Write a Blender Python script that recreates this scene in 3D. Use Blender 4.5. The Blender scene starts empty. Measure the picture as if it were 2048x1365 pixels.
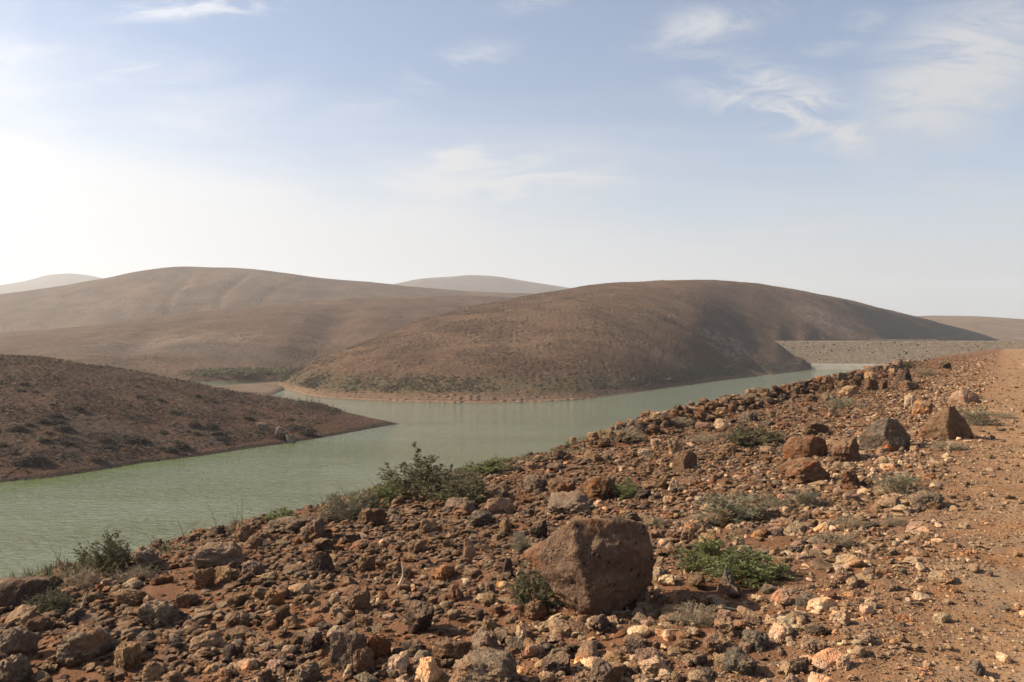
import bpy, bmesh, math, random
import numpy as np
from mathutils import Vector, Matrix

sc = bpy.context.scene
COL = sc.collection
F, CX, CY, EYE = 1593.0, 1024.0, 682.5, 12.0      # lens in photo pixels, eye height over the water

# ------------------------------------------------------------------ camera
cam = bpy.data.objects.new('camera', bpy.data.cameras.new('camera'))
cam.data.lens = 28.0; cam.data.sensor_width = 36.0
cam.data.clip_start = 0.05; cam.data.clip_end = 20000
cam.location = (0, 0, EYE); cam.rotation_euler = (math.radians(90), 0, 0)
COL.objects.link(cam); sc.camera = cam

# ------------------------------------------------------------------ light
SUN_AZ, SUN_EL = -83.0, 34.0                       # degrees right of the view direction, degrees up
az, el = math.radians(SUN_AZ), math.radians(SUN_EL)
SUN = Vector((math.sin(az) * math.cos(el), math.cos(az) * math.cos(el), math.sin(el)))
sun = bpy.data.objects.new('sun', bpy.data.lights.new('sun', 'SUN'))
sun.data.energy = 5.0; sun.data.angle = math.radians(0.6); sun.data.color = (1.0, 0.85, 0.65)
sun.rotation_euler = SUN.to_track_quat('Z', 'Y').to_euler()
sun.location = (-60, 20, 60); COL.objects.link(sun)

world = bpy.data.worlds.new('World'); sc.world = world; world.use_nodes = True
SKY_STRENGTH = 0.060
SKY_TINT = (1.16, 1.12, 1.16)


class NT:
    """small helper for writing node trees"""
    def __init__(self, tree):
        self.t = tree; self.t.nodes.clear()

    def n(self, kind, **kw):
        nd = self.t.nodes.new(kind)
        for k, v in kw.items(): setattr(nd, k, v)
        return nd

    def put(self, sock, v):
        if v is None: return
        if isinstance(v, bpy.types.NodeSocket): self.t.links.new(v, sock)
        elif isinstance(v, bpy.types.Node): self.t.links.new(v.outputs[0], sock)
        else:
            if isinstance(v, (tuple, list)) and sock.type == 'RGBA' and len(v) == 3: v = (*v, 1)
            sock.default_value = v

    def m(self, op, a, b=None, c=None, clamp=False):
        nd = self.n('ShaderNodeMath', operation=op, use_clamp=clamp)
        for i, v in enumerate((a, b, c)): self.put(nd.inputs[i], v)
        return nd.outputs[0]

    def vm(self, op, a, b=None, s=None):
        nd = self.n('ShaderNodeVectorMath', operation=op)
        self.put(nd.inputs[0], a)
        if b is not None: self.put(nd.inputs[1], b)
        if s is not None: self.put(nd.inputs[3], s)
        return nd.outputs[1] if op in ('DOT_PRODUCT', 'LENGTH') else nd.outputs[0]

    def mix(self, f, a, b, blend='MIX'):
        nd = self.n('ShaderNodeMix', data_type='RGBA', blend_type=blend)
        self.put(nd.inputs[0], f); self.put(nd.inputs[6], a); self.put(nd.inputs[7], b)
        return nd.outputs[2]

    def ramp(self, v, lo, hi, a=0.0, b=1.0, smooth=True):
        nd = self.n('ShaderNodeMapRange', interpolation_type='SMOOTHSTEP' if smooth else 'LINEAR')
        for i, q in enumerate((v, lo, hi, a, b)): self.put(nd.inputs[i], q)
        return nd.outputs[0]

    def noise(self, vec, scale, detail=4, rough=.55, dist=0.0):
        nd = self.n('ShaderNodeTexNoise')
        self.put(nd.inputs['Vector'], vec); self.put(nd.inputs['Scale'], scale)
        self.put(nd.inputs['Detail'], detail); self.put(nd.inputs['Roughness'], rough); self.put(nd.inputs['Distortion'], dist)
        return nd.outputs[0]

    def voro(self, vec, scale, feature='F1', rand=1.0):
        nd = self.n('ShaderNodeTexVoronoi', feature=feature)
        self.put(nd.inputs['Vector'], vec); self.put(nd.inputs['Scale'], scale); self.put(nd.inputs['Randomness'], rand)
        return nd

    def mapping(self, vec, scale=(1, 1, 1), rot=(0, 0, 0), loc=(0, 0, 0)):
        nd = self.n('ShaderNodeMapping')
        self.put(nd.inputs[0], vec); nd.inputs[1].default_value = loc
        nd.inputs[2].default_value = rot; nd.inputs[3].default_value = scale
        return nd.outputs[0]

    def bump(self, h, strength, dist, normal=None):
        nd = self.n('ShaderNodeBump'); self.put(nd.inputs['Height'], h)
        self.put(nd.inputs['Strength'], strength); self.put(nd.inputs['Distance'], dist)
        if normal is not None: self.put(nd.inputs['Normal'], normal)
        return nd.outputs[0]


def build_sky():
    k = NT(world.node_tree)
    sky = k.n('ShaderNodeTexSky', sky_type='NISHITA')
    sky.sun_disc = False; sky.sun_elevation = el; sky.sun_rotation = az
    sky.altitude = 50; sky.air_density = 1.0; sky.dust_density = .7; sky.ozone_density = 1.2
    d = k.vm('NORMALIZE', k.n('ShaderNodeTexCoord').outputs['Generated'])
    sep = k.n('ShaderNodeSeparateXYZ'); k.put(sep.inputs[0], d)
    X, Y, Z = sep.outputs
    zz = k.m('ADD', k.m('MAXIMUM', Z, 0.0), 0.10)
    cmb = k.n('ShaderNodeCombineXYZ')
    k.put(cmb.inputs[0], k.m('DIVIDE', X, zz)); k.put(cmb.inputs[1], k.m('DIVIDE', Y, zz))
    P = cmb.outputs[0]                                   # the cloud layer as a flat sheet high above
    sunang = k.vm('DOT_PRODUCT', d, tuple(SUN))          # 1 at the sun
    glow = k.m('POWER', k.m('MAXIMUM', k.m('MULTIPLY_ADD', sunang, .5, .5), 0), 4.0)
    yy = k.m('MAXIMUM', Y, .05); U = k.m('DIVIDE', X, yy); Vv = k.m('DIVIDE', Z, yy)
    cu = k.n('ShaderNodeCombineXYZ'); k.put(cu.inputs[0], U); k.put(cu.inputs[1], Vv); UV = cu.outputs[0]
    # broad cirrostratus veil: thick low down and towards the sun, ragged upper edge, thin everywhere else
    ragged = k.noise(k.mapping(UV, (1.2, 4.2, 1), (0, 0, math.radians(9)), (3.1, 1.7, 0)), 2.1, 6, .6, .5)
    line = k.m('ADD', k.m('MULTIPLY_ADD', U, .25, Vv), k.m('MULTIPLY_ADD', ragged, .34, -.17))
    veil = k.m('MULTIPLY', k.ramp(line, .29, .06), k.m('MULTIPLY_ADD', glow, .50, .52))
    band = k.noise(k.mapping(P, (.20, .8, 1), (0, 0, math.radians(-24)), (1.1, 4.7, 0)), 1.0, 4, .55, .4)
    veil = k.m('ADD', veil, k.m('MULTIPLY', k.ramp(band, .42, .74), .30))
    # torn cirrus: fibres in three directions, each kept to the places where such clouds stand
    f1 = k.noise(k.mapping(UV, (5, 15, 1), (0, 0, math.radians(24)), (1.3, .2, 0)), 1.7, 7, .68, 1.2)
    f2 = k.noise(k.mapping(UV, (3.6, 12, 1), (0, 0, math.radians(-34)), (5.3, .9, 0)), 1.5, 7, .66, .9)
    f3 = k.noise(k.mapping(UV, (4, 20, 1), (0, 0, math.radians(-6)), (2.3, 3.9, 0)), 1.6, 6, .64, .8)
    cir = 0.0
    for (px, py, ru, rv, rot, tex, lo, hi, st) in (
            (1560, 205, 280, 95, -20, f1, .34, .62, .9), (1690, 265, 110, 60, -30, f1, .34, .60, .7), (1920, 140, 300, 165, 32, f2, .26, .58, .95), (1460, 30, 240, 60, 18, f2, .36, .64, .75),
            (915, 135, 140, 50, 16, f2, .36, .66, .7), (735, 208, 110, 26, 4, f3, .36, .64, .6), (1030, 350, 330, 75, 2, f3, .34, .64, .75), (930, 305, 100, 22, 4, f3, .30, .6, .7),
            (400, 16, 270, 34, 4, f3, .34, .64, .75), (1960, 390, 220, 60, 4, f3, .36, .7, .45), (200, 130, 320, 50, -2, f3, .36, .66, .5), (1060, 8, 100, 26, 10, f2, .36, .64, .6),
            (1350, 110, 80, 26, 10, f2, .36, .66, .5), (1700, 60, 120, 50, 25, f2, .36, .66, .6)):
        L = k.mapping(k.vm('SUBTRACT', UV, ((px - CX) / F, (CY - py) / F, 0)), (1, 1, 1), (0, 0, -math.radians(rot)))
        dl = k.vm('LENGTH', k.vm('MULTIPLY', L, (F / ru, F / rv, 0)))
        c = k.m('MULTIPLY', k.m('MULTIPLY', k.ramp(dl, 1.15, .1), k.ramp(tex, lo + .05, hi + .02)), min(st * 1.05, 1.0)); cir = c if cir == 0.0 else k.m('MAXIMUM', cir, c)
    low = k.ramp(Z, .36, .0)
    cover = k.m('ADD', k.m('ADD', veil, k.m('MULTIPLY', low, k.m('MULTIPLY_ADD', low, .45, .10))), cir)
    cover = k.m('MINIMUM', k.m('ADD', cover, .10), .95)
    # thin cloud scatters forward, so it is brighter towards the sun
    bright = k.m('MULTIPLY_ADD', glow, 6.0, 5.0)
    cc = k.vm('SCALE', (.99, 1.0, 1.03), s=bright)
    col = k.mix(cover, k.vm('MULTIPLY', sky.outputs[0], SKY_TINT), cc)
    bg = k.n('ShaderNodeBackground'); k.put(bg.inputs[0], col); k.put(bg.inputs[1], SKY_STRENGTH)
    out = k.n('ShaderNodeOutputWorld'); k.put(out.inputs[0], bg.outputs[0])


build_sky()
sc.view_settings.view_transform = 'Standard'; sc.view_settings.look = 'None'
sc.view_settings.exposure = 1.10; sc.view_settings.gamma = 1.0
sc.view_settings.use_curve_mapping = False
sc.render.engine = 'CYCLES'
cy = sc.cycles
cy.use_denoising = True; cy.use_adaptive_sampling = True; cy.adaptive_threshold = .02; cy.max_bounces = 5; cy.diffuse_bounces = 2; cy.glossy_bounces = 2
cy.transmission_bounces = 2; cy.volume_bounces = 0; cy.transparent_max_bounces = 4
cy.caustics_reflective = False; cy.caustics_refractive = False; cy.use_fast_gi = False
cy.sample_clamp_indirect = 4.0

# ------------------------------------------------------------------ noise and mesh helpers
_rs = np.random.RandomState(11)
_perm = np.concatenate([_rs.permutation(256)] * 3)
_grad = _rs.normal(size=(256, 3)); _grad /= np.linalg.norm(_grad, axis=1)[:, None]


def pn(P):
    P = np.asarray(P, float); i = np.floor(P).astype(int); f = P - i; i &= 255
    w = f * f * f * (f * (f * 6 - 15) + 10); r = 0
    for dx in (0, 1):
        for dy in (0, 1):
            for dz in (0, 1):
                h = _perm[_perm[_perm[i[:, 0] + dx] + i[:, 1] + dy] + i[:, 2] + dz]
                g = _grad[h]; q = f - (dx, dy, dz)
                wt = (w[:, 0] if dx else 1 - w[:, 0]) * (w[:, 1] if dy else 1 - w[:, 1]) * (w[:, 2] if dz else 1 - w[:, 2])
                r = r + wt * (g * q).sum(1)
    return r


def fbm(P, octs=4, gain=.5):
    P = np.asarray(P, float); r = 0; a = 1.0
    for k in range(octs):
        r = r + a * pn(P + 17.3 * k); P = P * 2.03; a *= gain
    return r


def n2(x, y, scale, octs=3, seed=0.0):
    x = np.asarray(x, float); y = np.asarray(y, float)
    sh = np.broadcast(x, y).shape
    X = np.broadcast_to(x, sh).ravel() * scale; Y = np.broadcast_to(y, sh).ravel() * scale
    return fbm(np.stack([X, Y, np.full_like(X, seed)], 1), octs).reshape(sh)


def sstep(x, a, b):
    t = np.clip((np.asarray(x, float) - a) / (b - a), 0, 1); return t * t * (3 - 2 * t)


def mesh_np(name, V, Fc, smooth=True, sharp=None):
    """V (n,3), Fc (m,3) or (m,4)"""
    me = bpy.data.meshes.new(name); V = np.ascontiguousarray(V, np.float32); Fc = np.ascontiguousarray(Fc, np.int32)
    k = Fc.shape[1]
    me.vertices.add(len(V)); me.vertices.foreach_set('co', V.ravel())
    me.loops.add(Fc.size); me.loops.foreach_set('vertex_index', Fc.ravel())
    me.polygons.add(len(Fc)); me.polygons.foreach_set('loop_start', np.arange(0, Fc.size, k, dtype=np.int32))
    me.update(calc_edges=True); me.validate()
    me.polygons.foreach_set('use_smooth', np.full(len(me.polygons), smooth))
    if sharp: me.set_sharp_from_angle(angle=math.radians(sharp))
    me.update()
    return me


def link(name, me, mat=None, parent=None, loc=None):
    o = bpy.data.objects.new(name, me); COL.objects.link(o)
    if mat is not None and me is not None and len(me.materials) == 0: me.materials.append(mat)
    if parent is not None: o.parent = parent
    if loc is not None: o.location = loc
    return o


def tag(o, label=None, cat=None, group=None, kind=None):
    if label: o['label'] = label
    if cat: o['category'] = cat
    if group: o['group'] = group
    if kind: o['kind'] = kind
    return o


def pchip(x, y, q):
    """monotone cubic interpolation"""
    x = np.asarray(x, float); y = np.asarray(y, float); q = np.clip(np.asarray(q, float), x[0], x[-1])
    h = np.diff(x); dl = np.diff(y) / h; d = np.zeros_like(y)
    for i in range(1, len(x) - 1):
        if dl[i - 1] * dl[i] > 0:
            w1 = 2 * h[i] + h[i - 1]; w2 = h[i] + 2 * h[i - 1]
            d[i] = (w1 + w2) / (w1 / dl[i - 1] + w2 / dl[i])
    d[0] = dl[0]; d[-1] = dl[-1]
    i = np.clip(np.searchsorted(x, q) - 1, 0, len(h) - 1); t = (q - x[i]) / h[i]
    return ((2 * t**3 - 3 * t**2 + 1) * y[i] + (t**3 - 2 * t**2 + t) * h[i] * d[i]
            + (-2 * t**3 + 3 * t**2) * y[i + 1] + (t**3 - t**2) * h[i] * d[i + 1])


# ------------------------------------------------------------------ materials
def new_mat(name):
    m = bpy.data.materials.new(name); m.use_nodes = True
    return m, NT(m.node_tree)


def finish(k, col, rough=.9, normal=None, spec=.25, extra=None):
    b = k.n('ShaderNodeBsdfPrincipled')
    k.put(b.inputs['Base Color'], col); k.put(b.inputs['Roughness'], rough)
    b.inputs['Specular IOR Level'].default_value = spec
    if normal is not None: k.put(b.inputs['Normal'], normal)
    if extra: extra(b)
    out = k.n('ShaderNodeOutputMaterial'); k.put(out.inputs[0], b.outputs[0])
    return b


TRK = (0.527, 0.85)                                      # direction of the track over the ground


def mat_ground():
    m, k = new_mat('stony_ground'); P = k.n('ShaderNodeNewGeometry').outputs['Position']
    a = k.vm('DOT_PRODUCT', P, (0.85, -0.527, 0))
    big = k.noise(P, .55, 4, .6); fine = k.noise(P, 6, 6, .65); grit = k.noise(P, 45, 4, .7)
    red = k.mix(k.ramp(big, .35, .68), (.118, .053, .026), (.158, .077, .038))
    red = k.mix(k.ramp(fine, .42, .7), red, (.135, .066, .036))
    tan = k.mix(k.ramp(k.noise(P, .8, 4, .6), .38, .66), (.285, .170, .088), (.225, .118, .054))
    tan = k.mix(k.ramp(k.noise(P, 1.7, 5, .6), .48, .66), tan, (.24, .16, .095))
    edge = k.m('ADD', a, k.m('MULTIPLY_ADD', k.noise(P, .9, 4, .6), 2.2, -1.1))
    col = k.mix(k.ramp(edge, -1.6, .3), red, tan)
    v = k.voro(P, 34); st = k.ramp(v.outputs['Distance'], .28, .12)
    sepc = k.n('ShaderNodeSeparateColor'); k.put(sepc.inputs[0], v.outputs['Color'])
    st = k.m('MULTIPLY', st, k.ramp(sepc.outputs[0], .45, .6))
    scol = k.mix(sepc.outputs[1], (.16, .10, .065), (.42, .29, .18))
    col = k.mix(k.m('MULTIPLY', st, .8), col, scol)
    col = k.mix(k.ramp(grit, .35, .75, 0, .45), col, (.15, .085, .05))
    h = k.m('ADD', k.m('MULTIPLY', fine, 1.2), k.m('ADD', k.m('MULTIPLY', grit, .35), k.m('MULTIPLY', st, .5)))
    finish(k, col, .95, k.bump(h, .8, .03), .1)
    return m


def mat_rock(name, from_object, pits=1.0, pscale=42):
    m, k = new_mat(name)
    if from_object:
        tc = k.n('ShaderNodeTexCoord').outputs['Object']; oi = k.n('ShaderNodeObjectInfo')
        P = k.vm('ADD', tc, k.vm('SCALE', (13.1, 7.7, 3.3), s=oi.outputs['Random'])); base = oi.outputs['Color']
        geo = k.n('ShaderNodeNewGeometry'); W = geo.outputs['Position']
    else:
        geo = k.n('ShaderNodeNewGeometry'); W = P = geo.outputs['Position']
        at = k.n('ShaderNodeAttribute'); at.attribute_type = 'INSTANCER'; at.attribute_name = 'tint'; base = at.outputs['Color']
    n1 = k.noise(W, 9, 4, .68); n2_ = k.noise(W, 42, 3, .7)
    col = k.mix(k.ramp(n1, .3, .7), k.vm('MULTIPLY', base, (.66, .62, .60)), k.vm('MULTIPLY', base, (1.25, 1.22, 1.16)))
    col = k.mix(k.ramp(n2_, .5, .75, 0, .6), col, k.vm('MULTIPLY', base, (.55, .5, .48)))
    # dust that has settled on faces that look up, rust stains
    up = k.n('ShaderNodeSeparateXYZ'); k.put(up.inputs[0], geo.outputs['Normal'])
    dust = k.m('MULTIPLY', k.ramp(up.outputs[2], .25, .95), k.ramp(k.noise(W, 5, 2, .6), .38, .62, 0, .6))
    col = k.mix(dust, col, (.27, .17, .10))
    rust = k.ramp(k.noise(W, 3.2, 2, .6), .52, .70, 0, .6)
    col = k.mix(rust, col, k.vm('MULTIPLY', base, (1.55, .98, .62)))
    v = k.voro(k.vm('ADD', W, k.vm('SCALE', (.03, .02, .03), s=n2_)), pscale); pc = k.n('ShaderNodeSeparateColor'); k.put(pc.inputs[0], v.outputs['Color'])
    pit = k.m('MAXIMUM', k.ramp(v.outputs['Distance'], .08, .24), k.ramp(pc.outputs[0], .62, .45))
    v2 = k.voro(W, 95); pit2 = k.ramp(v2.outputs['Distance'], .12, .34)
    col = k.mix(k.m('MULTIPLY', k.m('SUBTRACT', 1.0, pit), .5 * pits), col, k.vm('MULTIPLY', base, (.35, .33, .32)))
    h = k.m('ADD', k.m('MULTIPLY', pit, .8 * pits), k.m('ADD', k.m('MULTIPLY', pit2, .35 * pits), k.m('ADD', k.m('MULTIPLY', n1, 1.4), k.m('MULTIPLY', n2_, .9))))
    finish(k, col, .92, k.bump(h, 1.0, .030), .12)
    return m


def mat_hill(name, c1, c2, speck=1.0, shore=False, spec_scale=1.0, rocky=None, dark=(.055, .045, .036)):
    m, k = new_mat(name); P = k.n('ShaderNodeNewGeometry').outputs['Position']
    sep = k.n('ShaderNodeSeparateXYZ'); k.put(sep.inputs[0], P); Z = sep.outputs[2]
    big = k.noise(P, .012, 5, .6); mid = k.noise(P, .09 * spec_scale, 5, .62); sm = k.noise(P, .75 * spec_scale, 5, .7)
    col = k.mix(k.ramp(big, .36, .66), c1, c2)
    col = k.mix(k.ramp(mid, .38, .66, 0, .7), col, tuple(v * .58 for v in c1))
    col = k.mix(k.ramp(k.noise(k.mapping(P, (1, 1, 5)), .16 * spec_scale, 4, .7), .52, .74, 0, .5), col, tuple(v * 1.35 for v in c2))
    v = k.voro(P, .62 * spec_scale); s3 = k.n('ShaderNodeSeparateColor'); k.put(s3.inputs[0], v.outputs['Color'])
    sp = k.m('MULTIPLY', k.ramp(v.outputs['Distance'], .46, .2), k.ramp(s3.outputs[0], .40, .7))
    sp = k.m('MULTIPLY', sp, k.ramp(k.noise(P, .045 * spec_scale, 3, .6), .36, .62))
    col = k.mix(k.m('MULTIPLY', sp, .75 * speck), col, dark)
    v2 = k.voro(P, .9 * spec_scale); s4 = k.n('ShaderNodeSeparateColor'); k.put(s4.inputs[0], v2.outputs['Color'])
    pl = k.m('MULTIPLY', k.ramp(v2.outputs['Distance'], .34, .14), k.ramp(s4.outputs[1], .72, .85))
    pl = k.m('MULTIPLY', pl, k.ramp(k.noise(P, .03, 3, .6), .44, .62))
    col = k.mix(k.m('MULTIPLY', pl, .8 * speck), col, (.30, .23, .17))
    if rocky:                                            # (centre, radius, colour, strength) patches of bare rock
        for (c, r, rc, st) in rocky:
            dv = k.vm('MULTIPLY', k.vm('SUBTRACT', P, c), tuple(1.0 / q for q in r))
            dd = k.m('ADD', k.vm('LENGTH', dv), k.m('MULTIPLY_ADD', k.noise(P, .05, 5, .65), 1.6, -.8))
            lo_, hi_ = (.22, .46) if rc[0] < .05 else (.40, .62)
            tex = k.ramp(k.noise(k.mapping(P, (1, 1, 3.0)), .22, 6, .7), lo_, hi_)
            col = k.mix(k.m('MULTIPLY', k.m('MULTIPLY', k.ramp(dd, 1.0, .45), tex), st), col, rc)
    if shore == 'edge':
        col = k.mix(k.ramp(Z, .30, .16), col, (.035, .024, .018))
    elif shore:
        zz = k.m('ADD', Z, k.m('MULTIPLY_ADD', k.noise(P, .08, 4, .6), 2.4, -1.2))
        grn = k.m('MULTIPLY', k.ramp(zz, 1.0, 1.9), k.ramp(zz, 5.2, 2.6))
        col = k.mix(k.m('MULTIPLY', grn, k.ramp(k.noise(P, .35, 5, .7), .36, .6, .1, .7)), col, (.070, .068, .036))
        col = k.mix(k.ramp(zz, 1.5, .7), col, k.mix(k.ramp(sm, .4, .65), (.130, .080, .050), (.102, .068, .046)))
        ln_ = k.m('SINE', k.m('ADD', k.m('MULTIPLY', Z, 17.0), k.m('MULTIPLY', k.noise(P, .12, 3, .6), 5.0)))
        col = k.mix(k.m('MULTIPLY', k.ramp(zz, 1.4, .8), k.ramp(ln_, .2, .9, 0, .5)), col, (.22, .15, .105))
        col = k.mix(k.ramp(Z, .28, .12), col, (.20, .135, .092))
        col = k.mix(k.ramp(Z, .12, .05), col, (.12, .07, .045))
    h = k.m('ADD', k.m('MULTIPLY', sm, .5), k.m('MULTIPLY', k.m('ADD', sp, mid), .6))
    finish(k, col, .95, k.bump(h, .9, 1.6), .08)
    return m


def mat_water():
    m, k = new_mat('murky_water'); P = k.n('ShaderNodeNewGeometry').outputs['Position']
    W = k.mapping(P, (1.0, 2.6, 1), (0, 0, math.radians(14)))
    w1 = k.noise(W, .85, 3, .6, .5); w2 = k.noise(k.mapping(P, (1, 2.2, 1), (0, 0, math.radians(-9))), 1.7, 3, .55, .3)
    gust = k.ramp(k.noise(k.mapping(P, (.6, 1.6, 1)), .05, 4, .6), .35, .7, .55, 1.15)
    h = k.m('MULTIPLY', k.m('ADD', w1, k.m('MULTIPLY', w2, .45)), gust)
    col = k.mix(k.noise(P, .02, 3, .6), (.108, .124, .064), (.130, .142, .078))
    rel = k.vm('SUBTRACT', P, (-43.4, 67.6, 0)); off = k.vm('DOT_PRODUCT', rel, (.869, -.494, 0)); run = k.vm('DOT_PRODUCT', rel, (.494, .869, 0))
    spit_refl = k.m('MULTIPLY', k.ramp(k.m('ADD', off, k.m('MULTIPLY', k.noise(P, .2, 5, .65), 12.0)), 17.0, 4.0), k.ramp(run, 50, 5))
    col = k.mix(k.m('MULTIPLY', spit_refl, 1.0), col, (.085, .118, .018))      # painted reflection: greener strip where the water mirrors the dark spit bank

    def ex(b): b.inputs['IOR'].default_value = 1.33
    finish(k, col, .07, k.bump(h, 1.0, .30), .5, ex)
    return m


def mat_flat(name, c1, c2, scale=20, rough=.85, spec=.2, bump=0.0, from_object=False):
    m, k = new_mat(name)
    P = k.n('ShaderNodeTexCoord').outputs['Object'] if from_object else k.n('ShaderNodeNewGeometry').outputs['Position']
    n = k.noise(P, scale, 4, .6); col = k.mix(k.ramp(n, .32, .68), c1, c2)
    finish(k, col, rough, k.bump(n, .5, bump) if bump else None, spec)
    return m


def mat_leaf(name, c1, c2):
    m, k = new_mat(name)
    at = k.n('ShaderNodeAttribute'); at.attribute_name = 'tint'
    s = k.n('ShaderNodeSeparateColor'); k.put(s.inputs[0], at.outputs['Color'])
    col = k.mix(s.outputs[0], c1, c2)
    b = k.n('ShaderNodeBsdfPrincipled'); k.put(b.inputs['Base Color'], col); b.inputs['Roughness'].default_value = .7
    b.inputs['Specular IOR Level'].default_value = .2
    tr = k.n('ShaderNodeBsdfTranslucent'); k.put(tr.inputs[0], col)
    mx = k.n('ShaderNodeMixShader'); mx.inputs[0].default_value = .25
    k.put(mx.inputs[1], b.outputs[0]); k.put(mx.inputs[2], tr.outputs[0])
    out = k.n('ShaderNodeOutputMaterial'); k.put(out.inputs[0], mx.outputs[0])
    return m


M_GROUND = mat_ground()
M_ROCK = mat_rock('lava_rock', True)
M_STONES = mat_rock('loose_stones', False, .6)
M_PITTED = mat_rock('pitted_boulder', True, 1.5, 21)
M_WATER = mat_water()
M_STEM = mat_flat('woody_stem', (.12, .085, .055), (.20, .15, .10), 30)
M_DRY = mat_flat('dry_stem', (.24, .18, .12), (.36, .29, .20), 30)
M_DARKSTEM = mat_flat('dark_dry_stem', (.07, .05, .045), (.12, .085, .06), 30)
M_BLEACH = mat_flat('bleached_wood', (.42, .35, .27), (.55, .48, .38), 25)
M_BLUE = mat_flat('blue_stick', (.018, .02, .075), (.03, .035, .12), 25, .5)
LEAF = {
    'green': mat_leaf('green_leaf', (.090, .108, .038), (.235, .25, .10)),
    'grey': mat_leaf('greygreen_leaf', (.115, .115, .065), (.25, .24, .155)),
    'olive': mat_leaf('olive_leaf', (.062, .062, .032), (.165, .150, .080)),
    'dry': mat_leaf('dry_leaf', (.13, .095, .055), (.30, .24, .15)),
    'shore': mat_leaf('shore_scrub_leaf', (.050, .044, .028), (.110, .094, .060)),
    'dark': mat_leaf('dark_scrub_leaf', (.040, .030, .021), (.105, .076, .052)),
}

# ------------------------------------------------------------------ near hillside: track, stony shoulder, fall to the water
def ground_z(x, y, detail=True):
    x = np.asarray(x, float); y = np.asarray(y, float)
    a = .85 * x - .527 * y; s = .527 * x + .85 * y
    # cross-section: right bank, track, shoulder, then the steep fall to the lake
    ac = -7.7 + .35 * n2(s, s * 0, .22, 2, 3.3)
    sh = np.clip((-a - .6) / 7.1, 0, None)
    z = 10.4 - .62 * np.minimum(sh, 1.0 + (ac + 7.7) * -.1)
    over = np.clip(ac - a, 0, None)
    z = z - .62 * (np.sqrt(over**2 + .16) - .4)
    berm = sstep(s, 13, 20) * (1 - sstep(s, 74, 95))
    z = z + berm * .30 * np.exp(-((a + 7.3) / .55)**2)
    z = z + .07 * np.clip(a - 4.5, 0, 400)**1.0
    z = z - .006 * np.clip(s - 120, 0, 400)
    if detail:
        trk = sstep(a, -1.4, .6)
        z = z - .035 * (np.exp(-((a - .75 + .12 * np.sin(s * .35)) / .16)**2) + np.exp(-((a - 2.35 + .12 * np.sin(s * .35)) / .16)**2))
        z = z + (1 - .6 * trk) * .09 * n2(x, y, .45, 2, 1.1) + (1 - .65 * trk) * .05 * n2(x, y, 1.9, 3, 5.1) + (1 - .5 * trk) * .022 * n2(x, y, 7, 2, 8.1)
    return np.maximum(z, -3.0)


def ground_at(px, py):
    """where the sight line of a photo pixel meets the near hillside"""
    u = (px - CX) / F; v = (py - CY) / F
    D = np.exp(np.linspace(math.log(1.5), math.log(260), 900))
    g = ground_z(u * D, D) - (EYE - v * D)
    hit = np.nonzero(g > 0)[0]
    if len(hit) == 0:
        i = int(np.argmax(g)); d = D[i]
    else:
        i = hit[0]
        d = D[i] if i == 0 else D[i - 1] + (D[i] - D[i - 1]) * (-g[i - 1]) / (g[i] - g[i - 1])
    return Vector((u * d, d, float(ground_z(np.array([u * d]), np.array([d]))[0]))), d


def build_ground():
    ang = np.concatenate([np.radians(np.arange(-180, -50, 4.0)), np.radians(np.arange(-50, 50, .2)), np.radians(np.arange(50, 180, 4.0))])
    r = np.concatenate([[.3, .8, 1.3], 1.8 * 1.0145**np.arange(0, 390)]); r = r[r < 430]
    R, A = np.meshgrid(r, ang, indexing='ij')
    X, Y = R * np.sin(A), R * np.cos(A); Zs = ground_z(X, Y)
    n, mcol = len(r), len(ang)
    V = np.stack([X, Y, Zs], -1).reshape(-1, 3); V = np.vstack([V, [[0, 0, 10.4]]])
    i, j = np.meshgrid(np.arange(n - 1), np.arange(mcol), indexing='ij'); j2 = (j + 1) % mcol
    Q = np.stack([i * mcol + j, i * mcol + j2, (i + 1) * mcol + j2, (i + 1) * mcol + j], -1).reshape(-1, 4)
    # drop what lies far under the water
    zq = V[Q][:, :, 2].max(1); Q = Q[zq > -2.9]
    Q = Q[:, ::-1]
    o = link('stony_hillside', mesh_np('stony_hillside', V, Q), M_GROUND)
    tag(o, 'red stony hillside with pale dirt track above the lake', kind='structure')


build_ground()

# ------------------------------------------------------------------ far terrain
BROWN1, BROWN2 = (.094, .056, .035), (.132, .083, .051)


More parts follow.
